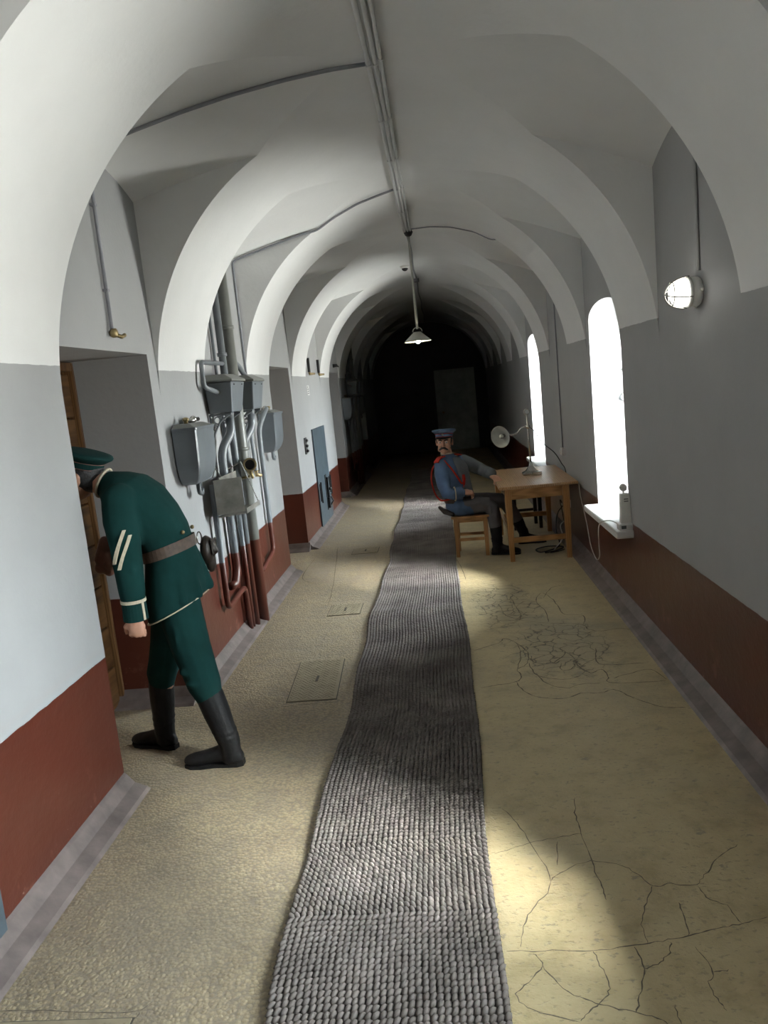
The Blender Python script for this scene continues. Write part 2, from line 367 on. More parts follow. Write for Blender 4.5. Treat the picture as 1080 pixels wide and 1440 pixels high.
def ball(bm, c, r, n=14, m=9, mtx=None):
    rx, ry, rz = r if isinstance(r, (tuple, list)) else (r, r, r); c = Vector(c); R = []
    for j in range(m+1):
        a = -PI/2 + PI*j/m; q = max(math.cos(a), 0.02)
        pts = []
        for i in range(n):
            t = 2*PI*i/n; d = Vector((rx*q*math.cos(t), ry*q*math.sin(t), rz*math.sin(a)))
            pts.append(c + (mtx @ d if mtx is not None else d))
        R.append(pts)
    loft(bm, R)
def BALL(*a, **k):
    bm = bmesh.new(); ball(bm, *a, **k); return bm
def limb(bm, pts, radii, n=14):
    """tapered rounded limb: tube with round ends"""
    tube(bm, pts, radii, n)
    ball(bm, pts[0], radii[0]); ball(bm, pts[-1], radii[-1])
def fused(name, bm, voxel, mat, parent, iters=4):
    """fuse overlapping closed shells into one continuous surface"""
    bmesh.ops.recalc_face_normals(bm, faces=bm.faces)
    me = bpy.data.meshes.new('tmp'); bm.to_mesh(me); bm.free()
    t = bpy.data.objects.new('tmp', me); C.objects.link(t)
    r = t.modifiers.new('r', 'REMESH'); r.mode = 'VOXEL'; r.voxel_size = voxel; r.adaptivity = 0.0
    if iters:
        sm = t.modifiers.new('s', 'SMOOTH'); sm.factor = 0.5; sm.iterations = iters
    dg = bpy.context.evaluated_depsgraph_get(); dg.update()
    me2 = bpy.data.meshes.new_from_object(t.evaluated_get(dg))
    bpy.data.objects.remove(t); bpy.data.meshes.remove(me)
    me2.name = name
    if parent is not None: me2.transform(Matrix.Translation(-wpos(parent)))
    me2.materials.clear(); me2.materials.append(M[mat] if isinstance(mat, str) else mat)
    me2.polygons.foreach_set('use_smooth', [True]*len(me2.polygons)); me2.update()
    o = bpy.data.objects.new(name, me2); C.objects.link(o); o.parent = parent
    return o

# ================================================================== the setting
def barrel(d): return Z0 + math.sqrt(max(0.0, A*A - d*d))
def lun(s, d, y, ya, yb):
    zs, k = LUN[s]; q = (y - (ya+yb)/2)/((yb-ya)/2)
    return zs + 0.11*(1-q*q) + k*(1 - (d/A)**1.8)
def groin(s, y, ya, yb):
    lo, hi = 0.0, A
    if barrel(0) <= lun(s, 0, y, ya, yb): return 0.0
    for _ in range(40):
        mid = (lo+hi)/2
        if barrel(mid) > lun(s, mid, y, ya, yb): lo = mid
        else: hi = mid
    return (lo+hi)/2
class Mesh:
    def __init__(self): self.v = []; self.f = []
    def add(self, pts):
        n = len(self.v); self.v += [tuple(p) for p in pts]; self.f.append(tuple(range(n, n+len(pts))))
    def grid(self, rows):
        n = len(self.v); k = len(rows[0])
        for r in rows: self.v += [tuple(p) for p in r]
        for i in range(len(rows)-1):
            for j in range(k-1):
                a = n + i*k + j; self.f.append((a, a+1, a+k+1, a+k))
    def data(self): return (self.v, [], self.f)
def lin(a, b, n): return [a + (b-a)*i/n for i in range(n+1)]

ceil = Mesh(); faces_flat = []
def barrel_row(y, gl, gr, n=88):
    t0 = math.acos(min(1, gl/A)); t1 = PI - math.acos(min(1, gr/A))
    return [(XC - A*math.cos(t), y, Z0 + A*math.sin(t)) for t in lin(t0, t1, n)]
edges = [Y_NEAR]
for k in BAYS: edges += list(bay(k))
edges.append(Y_FAR)
side_faces = Mesh()
for i in range(len(edges)-1):
    a, b = edges[i], edges[i+1]
    if i % 2 == 0:                               # plain strip of barrel between two lunettes
        if b-a > 1e-3: ceil.grid([barrel_row(y, A, A) for y in lin(a, b, 6)])
    else:
        ys = lin(a, b, 36)
        ceil.grid([barrel_row(y, groin(-1, y, a, b), groin(1, y, a, b)) for y in ys])
        for s in (-1, 1):
            rows = []
            for y in ys:
                g = groin(s, y, a, b)
                rows.append([(XC + s*d, y, lun(s, d, y, a, b)) for d in lin(g, A, 8)])
            ceil.grid(rows)
            for y in (a, b):
                g = groin(s, y, a, b); ds = [g + (A-g)*math.sin(t*PI/2) for t in lin(0, 1, 24)]
                side_faces.grid([[(XC+s*d, y, barrel(d)) for d in ds], [(XC+s*d, y, lun(s, d, y, a, b)) for d in ds]])
ceiling = struct(obj('ceiling', ceil.data(), 'vault', smooth=False), 'white groin vaulted ceiling with lunettes on both sides')
def weld_smooth(o, ang):
    bm = bmesh.new(); bm.from_mesh(o.data); bmesh.ops.remove_doubles(bm, verts=bm.verts, dist=0.0004)
    bm.to_mesh(o.data); bm.free()
    o.data.polygons.foreach_set('use_smooth', [True]*len(o.data.polygons))
    o.data.set_sharp_from_angle(angle=math.radians(ang))
weld_smooth(ceiling, 7)
obj('lunette_side', side_faces.data(), 'vault', ceiling)
light_seal = BX(-2.7, 2.2, Y_NEAR-0.3, Y_FAR+0.3, 3.45, 3.6)
obj('light_seal_slab', light_seal, 'vault', ceiling)  # unseen cover added above the vault to stop daylight leaking through seams

# walls -------------------------------------------------------------
wl = Mesh(); wr = Mesh()
def vquad(mm, x, y0, y1, z0, z1): mm.add([(x, y0, z0), (x, y1, z0), (x, y1, z1), (x, y0, z1)])
for i in range(len(edges)-1):
    a, b = edges[i], edges[i+1]
    if i % 2 == 0:
        vquad(wl, XL, a, b, 0, Z0+0.001); vquad(wr, XR, a, b, 0, Z0+0.001)
        continue
    k = BAYS[i//2]
    for s, mm, x in ((-1, wl, XL), (1, wr, XR)):
        if s == -1 and LEFT_KIND[k] == 'door': o0, o1, zb, top = a, a+DOOR_W, 0.0, (lambda y: DOOR_TOP)
        elif s == 1 and k in WINDOW_BAYS:
            o0, o1, zb = a+0.001, a+WIN_W, SILL_Z
            top = (lambda y, o0=o0, o1=o1: 2.055 + 0.115*math.sqrt(max(0, 1-((y-(o0+o1)/2)/((o1-o0)/2))**2)))
        else: o0 = o1 = b; zb = 0; top = None
        if top is None:
            mm.grid([[(x, y, 0) for y in lin(a, b, 24)], [(x, y, lun(s, A, y, a, b)) for y in lin(a, b, 24)]]); continue
        ys = lin(o0, o1, 28)
        if o0 > a: mm.grid([[(x, a, 0), (x, o0, 0)], [(x, a, lun(s, A, a, a, b)), (x, o0, lun(s, A, o0, a, b))]])
        mm.grid([[(x, y, top(y)) for y in ys], [(x, y, lun(s, A, y, a, b)) for y in ys]])
        mm.grid([[(x, y, 0) for y in lin(o1, b, 6)], [(x, y, lun(s, A, y, a, b)) for y in lin(o1, b, 6)]])
        if s == 1: vquad(mm, x, o0, o1, 0, zb)
        else:
            wl.add([(x, o0, 0), (DOOR_X, o0, 0), (DOOR_X, o0, DOOR_TOP), (x, o0, DOOR_TOP)])
            wl.add([(x, o1, 0), (DOOR_X, o1, 0), (DOOR_X, o1, DOOR_TOP), (x, o1, DOOR_TOP)])
            wl.add([(x, o0, DOOR_TOP), (x, o1, DOOR_TOP), (DOOR_X, o1, DOOR_TOP), (DOOR_X, o0, DOOR_TOP)])
            vquad(wl, DOOR_X-0.05, o0, o1, 0, DOOR_TOP)
# outer faces of the thick walls, unseen, added to block light leaks
vquad(wl, -2.7, Y_NEAR-0.3, Y_FAR+0.3, -0.2, 3.6)
XO = XR + WIN_DEEP + 0.03
cuts = []
for k in WINDOW_BAYS:
    a, b = bay(k); cuts.append((a+WH0, a+WH1))
yy = Y_NEAR-0.3
for c0, c1 in cuts:
    vquad(wr, XO, yy, c0, -0.2, 3.6); vquad(wr, XO, c0, c1, -0.2, WZ0); vquad(wr, XO, c0, c1, WZ1, 3.6); yy = c1
vquad(wr, XO, yy, Y_FAR+0.3, -0.2, 3.6)
wall_left = struct(obj('wall_left', wl.data(), 'wall'), 'long left wall, red brown dado under grey paint')
wall_right = struct(obj('wall_right', wr.data(), 'wall'), 'long right wall with deep windows, red brown dado under grey paint')
def end_wall(name, y, lab):
    bm = bmesh.new(); box(bm, -2.7, XO, min(y, y+math.copysign(0.3, y)), max(y, y+math.copysign(0.3, y)), -0.2, 3.6)
    return struct(obj(name, bm, 'wall_dimmed' if y > 0 else 'wall'), lab)
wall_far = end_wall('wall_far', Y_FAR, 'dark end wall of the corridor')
wall_near = end_wall('wall_near', Y_NEAR, 'end wall behind the viewer')

# floor --------------------------------------------------------------
fm = Mesh(); fm.grid([[(x, y, 0) for x in lin(-2.7, XO, 12)] for y in lin(Y_NEAR-0.3, Y_FAR+0.3, 60)])
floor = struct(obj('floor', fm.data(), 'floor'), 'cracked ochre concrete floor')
obj('subfloor', BX(-2.7, XO, Y_NEAR-0.3, Y_FAR+0.3, -0.2, -0.02), 'floor', floor)
CRACKS = [[(0.06,2.111),(0.195,2.103),(0.315,2.096),(0.44,2.112),(0.541,2.129),(0.61,2.143),(0.698,2.167),(0.778,2.187),(0.859,2.206)],[(0.103,2.126),(0.128,2.234),(0.172,2.31),(0.237,2.426),(0.198,2.646),(0.149,2.816),(0.113,2.899)],[(0.058,2.598),(0.194,2.655),(0.299,2.681),(0.388,2.699)],[(0.406,2.952),(0.387,2.812),(0.388,2.699),(0.391,2.529),(0.4,2.392),(0.399,2.322)],[(0.238,2.434),(0.309,2.497),(0.391,2.529),(0.488,2.498),(0.53,2.441),(0.564,2.38),(0.624,2.387),(0.69,2.373),(0.743,2.424),(0.817,2.51),(0.908,2.583)],[(0.315,2.096),(0.323,2.035),(0.331,1.961),(0.309,1.913),(0.265,1.877),(0.233,1.841)],[(0.438,2.106),(0.44,2.018),(0.412,1.938),(0.382,1.863)],[(0.44,2.018),(0.493,2.042),(0.53,2.079),(0.546,2.118)],[(0.137,2.095),(0.158,2.044),(0.099,1.973),(0.072,1.934),(0.111,1.884),(0.23,1.842)],[(0.158,2.044),(0.204,1.957),(0.271,1.905),(0.325,1.884),(0.406,1.857),(0.454,1.824)],[(0.622,2.293),(0.612,2.216),(0.606,2.143)],[(0.564,2.38),(0.521,2.3),(0.482,2.199),(0.481,2.116)],[(0.611,2.097),(0.627,1.993),(0.598,1.954),(0.606,1.89),(0.617,1.862)],[(0.627,1.993),(0.671,2.001)],[(0.295,2.655),(0.269,2.516)],[(0.486,1.886),(0.485,1.823)],[(0.702,2.37),(0.718,2.3),(0.759,2.27),(0.774,2.187)],[(0.083,4.768),(0.25,4.876),(0.289,4.957),(0.36,4.851),(0.367,4.617),(0.322,4.393),(0.333,4.292),(0.296,4.204),(0.174,4.171),(0.096,4.148)],[(0.386,4.797),(0.512,4.794),(0.62,4.677),(0.668,4.511),(0.679,4.364),(0.722,4.257),(0.788,4.303),(0.804,4.185),(0.783,4.116),(0.875,4.081),(1.087,4.078)],[(0.296,4.204),(0.324,4.073),(0.404,3.963),(0.531,3.935),(0.618,3.987),(0.719,3.97),(0.793,4.008),(0.858,3.897),(0.97,3.753),(1.083,3.725)],[(0.427,4.604),(0.429,4.496),(0.526,4.447),(0.617,4.565),(0.635,4.628)],[(0.398,4.481),(0.419,4.295),(0.48,4.226),(0.572,4.191),(0.662,4.23)],[(0.584,4.444),(0.568,4.345),(0.624,4.335),(0.682,4.466)],[(0.829,4.655),(0.796,4.485),(0.803,4.38),(0.912,4.358),(1.067,4.356)],[(0.827,4.162),(0.935,4.217),(1.053,4.252),(1.091,4.095)],[(0.634,5.207),(0.824,5.132),(0.852,5.018),(0.923,4.965),(1.025,4.992),(1.113,4.956)],[(0.622,5.238),(0.632,5.505),(0.599,5.742),(0.666,5.97),(0.721,5.811),(0.741,5.571),(0.755,5.38),(0.875,5.32),(0.84,5.129)],[(0.258,5.701),(0.318,5.752),(0.349,5.455),(0.43,5.558),(0.477,5.483)],[(0.367,5.273),(0.424,5.316),(0.453,5.428),(0.44,5.652),(0.425,5.895)],[(0.601,4.972),(0.788,4.929),(0.858,4.964)],[(0.666,5.827),(0.761,6.092),(0.847,6.143)],[(0.747,4.104),(0.639,4.106),(0.552,4.068),(0.457,4.156),(0.421,4.314)],[(0.36,4.851),(0.412,4.675),(0.39,4.482),(0.322,4.393)],[(0.679,4.364),(0.796,4.485)],[(0.599,5.742),(0.508,5.767),(0.44,5.652)],[(0.349,5.455),(0.458,5.308),(0.618,5.211)],[(-1.444,1.948),(-1.31,1.945),(-1.152,1.93),(-1.014,1.932),(-0.983,1.965)],[(-1.01,1.924),(-1.016,1.884)],[(-1.025,4.074),(-0.845,4.084),(-0.605,4.103)],[(-1.256,8.438),(-1.102,6.958),(-1.039,6.121)],[(-1.44,7.971),(-1.435,7.146),(-1.291,6.888)],[(0.029,7.494),(0.082,6.973),(0.1,6.575)]]
rc = random.Random(3)
for pl in CRACKS:
    near = min(p[1] for p in pl) < 3.6
    wd = 0.0019 if near else 0.0030
    P = smooth_path([Vector((x, y, 0)) for x, y in pl], 5)
    vs, fs = [], []
    for i, p in enumerate(P):
        a_, b_ = P[max(0, i-1)], P[min(len(P)-1, i+1)]; t = (b_-a_).normalized(); nrm = Vector((-t.y, t.x, 0))
        j = nrm*rc.uniform(-0.004, 0.004); hw = wd*rc.uniform(0.35, 1.35)*(0.4 if i in (0, len(P)-1) else 1)
        vs += [tuple(p + j + nrm*hw + Vector((0, 0, 0.0008))), tuple(p + j - nrm*hw + Vector((0, 0, 0.0008)))]
        if i: fs.append((2*i-2, 2*i-1, 2*i+1, 2*i))
    obj('crack', (vs, [], fs), 'crack', floor)

# cement cove along the foot of both walls -------------------------------
def cove(bm, pts, nrm):
    """pts: wall foot corner points in plan, nrm: inward normal per segment"""
    for (p, q), nn in zip(zip(pts, pts[1:]), nrm):
        p, q, n_ = Vector((*p, 0)), Vector((*q, 0)), Vector((*nn, 0)); t = (q-p).normalized()
        prof = [(0.0, 0.0), (0.115, 0.0), (0.10, 0.012), (0.045, 0.035), (0.012, 0.075), (0.0, 0.085)]
        rings_ = []
        ext = 0.0
        for e in (p - t*ext, q + t*ext): rings_.append([e + n_*d + Vector((0, 0, z)) for d, z in prof])
        loft(bm, rings_)
bm = bmesh.new(); y = Y_NEAR
for k in BAYS:
    a, b = bay(k)
    if LEFT_KIND[k] != 'door': continue
    cove(bm, [(XL, y), (XL, a)], [(1, 0)])
    cove(bm, [(XL+0.02, a+DOOR_W), (DOOR_X, a+DOOR_W)], [(0, -1)]); 
    y = a+DOOR_W-0.0
cove(bm, [(XL, y), (XL, Y_FAR)], [(1, 0)])
struct(obj('baseboard_left', bm, 'base'), 'mauve cement cove along the foot of the left wall')
bm = bmesh.new(); cove(bm, [(XR, Y_NEAR), (XR, Y_FAR)], [(-1, 0)])
struct(obj('baseboard_right', bm, 'base'), 'mauve cement cove along the foot of the right wall')

# windows -------------------------------------------------------------
WLAB = {-2: 'deep arched window behind the viewer', 0: 'deep arched window beside the viewer on the right', 2: 'tall arched window recess with sunlit white reveal and device on its sill', 4: 'farther tall arched window recess behind the desk lamp'}
for n, k in enumerate(WINDOW_BAYS):
    a, b = bay(k); o0, o1 = a+0.001, a+WIN_W; mm = Mesh(); yc = (o0+o1)/2; hw = (o1-o0)/2
    top = lambda y: 2.055 + 0.115*math.sqrt(max(0, 1-((y-yc)/hw)**2))
    x0, x1 = XR, XR+WIN_DEEP; ys = lin(o0, o1, 28)
    for yj in (o0, o1): mm.add([(x0, yj, SILL_Z), (x1, yj, SILL_Z), (x1, yj, top(yj)), (x0, yj, top(yj))])
    mm.grid([[(x0, y, top(y)) for y in ys], [(x1, y, top(y)) for y in ys]])
    mm.add([(x0, o0, SILL_Z), (x0, o1, SILL_Z), (x1, o1, SILL_Z), (x1, o0, SILL_Z)])
    h0, h1 = a+WH0, a+WH1
    mm.add([(x1, o0, SILL_Z), (x1, h0, SILL_Z), (x1, h0, 2.055), (x1, o0, 2.055)])
    mm.add([(x1, h1, SILL_Z), (x1, o1, SILL_Z), (x1, o1, 2.055), (x1, h1, 2.055)])
    mm.add([(x1, h0, SILL_Z), (x1, h1, SILL_Z), (x1, h1, WZ0), (x1, h0, WZ0)])
    mm.grid([[(x1, y, 2.055) for y in ys], [(x1, y, top(y)) for y in ys]])
    mm.add([(x1, h0, WZ1), (x1, h1, WZ1), (x1, h1, 2.055), (x1, h0, 2.055)])
    wob = obj('window_%d' % (n+1), mm.data(), 'white'); struct(wob, WLAB[k])
    bm = bmesh.new(); f = 0.035; xa, xb = x1-0.005, x1+0.03
    box(bm, xa, xb, h0, h0+f, WZ0, WZ1); box(bm, xa, xb, h1-f, h1, WZ0, WZ1)
    box(bm, xa, xb, h0+f, h1-f, WZ0, WZ0+f); box(bm, xa, xb, h0+f, h1-f, WZ1-f, WZ1)
    obj('window_frame', bm, 'white', wob, bevel=0.004)
    ym = (h0+h1)/2; zm = WZ0 + 0.66*(WZ1-WZ0)
    bm = bmesh.new(); box(bm, xa, xb-0.005, ym-0.012, ym+0.012, WZ0+f, WZ1-f)
    obj('mullion', bm, 'white', wob)
    for (p0, p1) in ((h0+f, ym-0.012), (ym+0.012, h1-f)):
        obj('transom_bar', BX(xa, xb-0.005, p0, p1, zm-0.011, zm+0.011), 'white', wob)
        for (q0, q1) in ((WZ0+f, zm-0.011), (zm+0.011, WZ1-f)):
            obj('pane', BX(x1+0.010, x1+0.014, p0, p1, q0, q1), 'glass', wob)
    # stone sill slab with rounded nose
    obj('sill', BX(XR-0.115, XR+0.35, a-0.10, a+WIN_W+0.03, SILL_Z-0.035, SILL_Z+0.018), 'marble', wob, bevel=0.012)
    obj('ring_pull', TUBE([(XR+0.26+0.034*math.cos(q), o1-0.010, 1.44+0.034*math.sin(q)) for q in lin(0, 2*PI, 22)], 0.006, 6), 'plastic', wob, smooth=True)
    obj('latch_knob', BALL((XR+0.25, o1-0.012, 1.66), 0.014), 'plastic', wob, smooth=True)
    # portal that guides daylight sampling through this opening
    ld = bpy.data.lights.new('window_portal', 'AREA'); ld.shape = 'RECTANGLE'; ld.size = WZ1-WZ0; ld.size_y = h1-h0
    ld.cycles.is_portal = True
    lo = bpy.data.objects.new('window_portal', ld); C.objects.link(lo); lo.location = (x1+0.05, ym, (WZ0+WZ1)/2)
    lo.rotation_euler = (0, PI/2, 0)

# cell doors in the left recesses ------------------------------------------------
DL = {-1: 'plank cell door behind the viewer', 1: 'varnished plank cell door the green uniformed figure leans to', 3: 'cell door in the recess past the grey tanks', 5: 'cell door in the recess past the blue steel hatch', 7: 'cell door in the dark last recess'}
n = 0
for k in BAYS:
    if LEFT_KIND[k] != 'door': continue
    n += 1; a, b = bay(k); y0, y1 = a+0.0, a+DOOR_W
    xd = DOOR_X
    fr = bmesh.new()
    box(fr, xd-0.05, xd+0.028, y0+0.004, y0+0.03, 0, DOOR_TOP-0.004); box(fr, xd-0.05, xd+0.028, y1-0.028, y1-0.004, 0, DOOR_TOP-0.004)
    box(fr, xd-0.05, xd+0.028, y0+0.03, y1-0.028, DOOR_TOP-0.05, DOOR_TOP-0.004)
    d = struct(obj('door_%d' % n, fr, 'door_wood_v', bevel=0.004), DL[k])
    hgt = (DOOR_TOP-0.07)/8
    for j in range(8):
        obj('plank', BX(xd-0.045, xd+0.004, y0+0.034, y1-0.032, 0.012+j*hgt, 0.012+(j+1)*hgt-0.010), 'door_wood', d, bevel=0.005)
    obj('peephole_cover', LATHE([(0.045, 0), (0.045, 0.012), (0.02, 0.02)], (xd+0.004, (y0+y1)/2, 1.42), (1, 0, 0), 20), 'iron', d)
    obj('bolt', TUBE([(xd+0.025, y0+0.10, 1.02), (xd+0.025, y0+0.34, 1.02)], 0.012), 'iron', d)

# panelled door in the end wall -------------------------------------------------
yE = Y_FAR
d = struct(obj('door_%d' % (n+1), BX(0.03, 0.84, yE-0.05, yE-0.004, 0.0, 1.90), 'door_grey', bevel=0.004), 'grey panelled door in the dark end wall')
bm = bmesh.new(); box(bm, -0.06, 0.03, yE-0.07, yE-0.002, 0, 1.99); box(bm, 0.84, 0.93, yE-0.07, yE-0.002, 0, 1.99); box(bm, 0.03, 0.84, yE-0.07, yE-0.002, 1.90, 1.99)
obj('door_frame', bm, 'door_grey', d, bevel=0.005)
for (z0, z1) in ((0.12, 0.40), (0.52, 0.78), (0.90, 1.78)):
    bm = bmesh.new()
    box(bm, 0.13, 0.74, yE-0.066, yE-0.05, z0, z0+0.03); box(bm, 0.13, 0.74, yE-0.066, yE-0.05, z1-0.03, z1)
    box(bm, 0.13, 0.16, yE-0.066, yE-0.05, z0+0.03, z1-0.03); box(bm, 0.71, 0.74, yE-0.066, yE-0.05, z0+0.03, z1-0.03)
    obj('panel', bm, 'door_grey', d, bevel=0.004)
obj('door_handle', BALL((0.10, yE-0.10, 0.95), 0.03), 'brass', d)

# ================================================================== runner of knotted rope
def edge_l(y): return -0.635 + 0.014*math.sin(y*1.9+0.4) + 0.010*math.sin(y*5.3) + 0.030*math.exp(-((y-1.6)/0.8)**2)
def edge_r(y): return 0.052 + 0.010*math.sin(y*1.5+1.0) + 0.006*math.sin(y*4.1) - 0.03*max(0, (y-6))/6
def runner_z(x, y): return 0.006 + 0.0035*(1+math.sin(y*7.3+0.7*math.sin(y*2.1)+x*0.8)) + 0.002*(1+math.sin(y*17+x*2))
Y0R, Y1R, NCOL = 1.35, 15.6, 34
runner = thing('rope_runner', 'long grey knotted rope runner lying along the corridor floor', 'carpet', (-0.29, 8.4, 0))
bm_v, bm_f = [], []
ys = lin(Y0R, Y1R, 420); kx = 8
for y in ys:
    l, r = edge_l(y), edge_r(y)
    for j in range(kx+1):
        x = l + (r-l)*j/kx; bm_v.append((x, y, runner_z(x, y)))
for i in range(len(ys)-1):
    for j in range(kx):
        q = i*(kx+1)+j; bm_f.append((q, q+1, q+kx+2, q+kx+1))
obj('backing', (bm_v, [], bm_f), 'rope_d', runner, smooth=True)
# every stitch a small slanted bead
NU, NV = 6, 4
def bead():
    v = []; f = []
    for j in range(1, NV):
        a = -PI/2 + PI*j/NV
        for i in range(NU):
            t = 2*PI*i/NU; v.append((math.cos(a)*math.cos(t), math.cos(a)*math.sin(t), math.sin(a)))
    v.append((0, 0, -1)); v.append((0, 0, 1))
    for j in range(NV-2):
        for i in range(NU): f.append((j*NU+i, j*NU+(i+1) % NU, (j+1)*NU+(i+1) % NU, (j+1)*NU+i))
    tri = []
    for i in range(NU):
        tri.append((len(v)-2, (i+1) % NU, i)); tri.append((len(v)-1, (NV-2)*NU+i, (NV-2)*NU+(i+1) % NU))
    return np.array(v), f, tri
bv, bq, bt = bead()
rr = np.random.RandomState(5); allv = []; nst = 0; y = Y0R + 0.02; row = 0
while y < Y1R:
    pitch = 0.0232 + 0.002*math.sin(y*3.7)
    l, r = edge_l(y), edge_r(y); wst = (r-l)/NCOL
    slant = (0.50 if math.sin(y*4.3+0.9*math.sin(y*2.7)) > -0.25 else -0.50) + 0.08*math.sin(y*9)
    for j in range(NCOL):
        x = l + (j+0.5)*wst + rr.uniform(-.0015, .0015); yy_ = y + rr.uniform(-.002, .002) + 0.004*math.sin(x*22+y*3)
        a_ = -slant + rr.uniform(-.16, .16)
        sx_, sy_, sz_ = wst*0.50*rr.uniform(.92, 1.12), pitch*0.74*rr.uniform(.9, 1.12), 0.0080*rr.uniform(.85, 1.2)
        p = bv*np.array([sx_, sy_, sz_]); ca, sa = math.cos(a_), math.sin(a_)
        q = np.empty_like(p); q[:, 0] = p[:, 0]*ca - p[:, 1]*sa + x; q[:, 1] = p[:, 0]*sa + p[:, 1]*ca + yy_; q[:, 2] = p[:, 2] + runner_z(x, y) + 0.005
        allv.append(q); nst += 1
    y += pitch; row += 1
V = np.concatenate(allv); nv = len(bv); base = np.arange(nst)*nv
Q = (np.array(bq)[None]+base[:, None, None]).reshape(-1, 4); T = (np.array(bt)[None]+base[:, None, None]).reshape(-1, 3)
me = bpy.data.meshes.new('rope_stitches')
nl = Q.size+T.size; me.vertices.add(len(V)); me.loops.add(nl); me.polygons.add(len(Q)+len(T))
V = V - np.array(runner.location)
me.vertices.foreach_set('co', V.ravel()); me.loops.foreach_set('vertex_index', np.concatenate([Q.ravel(), T.ravel()]))
me.polygons.foreach_set('loop_start', np.concatenate([np.arange(len(Q))*4, Q.size+np.arange(len(T))*3]))
me.update(calc_edges=True); me.polygons.foreach_set('use_smooth', [True]*len(me.polygons)); me.materials.append(M['rope'])
st = bpy.data.objects.new('rope_stitches', me); C.objects.link(st); st.parent = runner; st['kind'] = 'stuff'

# ================================================================== steel covers in the floor
def tread_plate(label, x0, x1, y0, y1, skew=0.0, slot=True, group=None):
    t = thing('floor_hatch', label, 'hatch', ((x0+x1)/2, (y0+y1)/2, 0), group)
    sk = lambda p: Vector((p[0] + skew*(p[1]-y0)/(y1-y0), p[1], p[2]))
    bm = bmesh.new(); box(bm, x0-0.006, x1+0.006, y0-0.006, y1+0.006, 0.0005, 0.0015)
    for v in bm.verts: v.co = sk(v.co)
    obj('gap', bm, 'steel_dark', t)
    bm = bmesh.new(); box(bm, x0, x1, y0, y1, 0.0005, 0.005)
    for v in bm.verts: v.co = sk(v.co)
    obj('plate', bm, 'steel', t)
    bm = bmesh.new(); j = 0; st_ = 0.030; yv = y0+0.015
    while yv < y1-0.012:
        xv = x0+0.015 + (st_/2 if j % 2 else 0); i = 0
        while xv < x1-0.012:
            ang = 0.8 if (i+j) % 2 else -0.8
            mt = Matrix.Translation(sk((xv, yv, 0.005))) @ Matrix.Rotation(ang, 4, 'Z')
            box(bm, -0.009, 0.009, -0.0022, 0.0022, -0.001, 0.0018, mt); xv += st_; i += 1
        yv += st_*0.62; j += 1
    o = obj('tread', bm, 'steel', t); o['kind'] = 'stuff'
    if slot:
        bm = bmesh.new(); cx_, cy_ = (x0+x1)/2+skew/2, (y0+y1)/2
        box(bm, cx_-0.008, cx_+0.008, cy_-0.045, cy_+0.045, 0.0055, 0.0072)
        obj('finger_slot', bm, 'steel_dark', t)
    return t
tread_plate('rectangular tread plate cover with a slot beside the rope runner, the largest of three', -1.00, -0.72, 4.13, 4.78, -0.03)
tread_plate('small tread plate cover in the middle of the row along the runner', -1.0, -0.75, 5.78, 6.07, 0.0)
tread_plate('small farthest tread plate cover near the blue steel hatch', -1.05, -0.78, 8.0, 8.28, 0.0)
tread_plate('worn tread plate cut off at the bottom left corner of the view', -1.43, -1.02, 1.25, 1.90, 0.0, slot=False)

# ================================================================== conduits on the vault and walls
def clip(bm, p, s): box(bm, p[0]-s, p[0]+s, p[1]-0.006, p[1]+0.006, p[2]-s*0.9, p[2]+s*0.9)
CZ = Z0+A
for i, (x, r, y1, lab) in enumerate([(-0.185, 0.012, 7.86, 'left pale conduit of the bundle along the vault crown'), (-0.156, 0.011, 7.86, 'middle pale conduit of the bundle along the vault crown'), (-0.130, 0.009, 7.8, 'right thin pale conduit of the bundle along the vault crown')]):
    t = thing('conduit', lab, 'conduit', (x, 2, CZ-0.03), 'crown conduits')
    pts = [(x + 0.003*math.sin(y*1.7+i) , y, CZ-0.024-0.001*math.sin(y*2.1+i)) for y in lin(Y_NEAR, y1, 60)]
    obj('tube', TUBE(pts, r, 8), 'conduit', t, smooth=True)
    for y in lin(-3.2, y1-0.15, 14):
        bm = bmesh.new(); clip(bm, (x + 0.003*math.sin(y*1.7+i), y, CZ-0.024-0.001*math.sin(y*2.1+i)), r+0.002); obj('clip', bm, 'conduit', t)
t = thing('conduit', 'single dark conduit running on along the crown beyond the pendant lamp', 'conduit', (-0.16, 12, CZ-0.02))
obj('tube', TUBE([(-0.165+0.008*math.sin(y*2.3), y, CZ-0.022) for y in lin(7.95, Y_FAR-0.4, 40)], 0.011, 8), 'conduit_d', t, smooth=True)
obj('junction_box', BX(-0.205, -0.125, 11.4, 11.5, CZ-0.05, CZ-0.006), 'conduit_d', t, bevel=0.004)
def conduit(label, pts, r=0.012, mat='conduit_d', rad=0.04, endcap=None, clips=()):
    t = thing('conduit', label, 'conduit', pts[-1])
    obj('tube', TUBE(pts, r, 8, rad=rad), mat, t, smooth=True)
    for c in clips: obj('clip', BX(c[0]-r*1.4, c[0]+r*1.4, c[1]-r*1.4, c[1]+r*1.4, c[2]-0.006, c[2]+0.006), mat, t)
    return t
a, b = bay(1); yc = (a+b)/2; g = 0.014
L1 = [(XC-d, yc, lun(-1, d, yc, a, b)-g) for d in (0.18, 0.4, 0.65, 0.9, 1.15, A-0.02)]
t = conduit('slate conduit along the nearest left lunette down to a brass tap', [(-0.2, yc, CZ-0.02)] + L1 + [(XL+g, yc, 2.10)], 0.0095, clips=[(XL+g, yc, 2.7), (XL+g, yc, 2.3)])
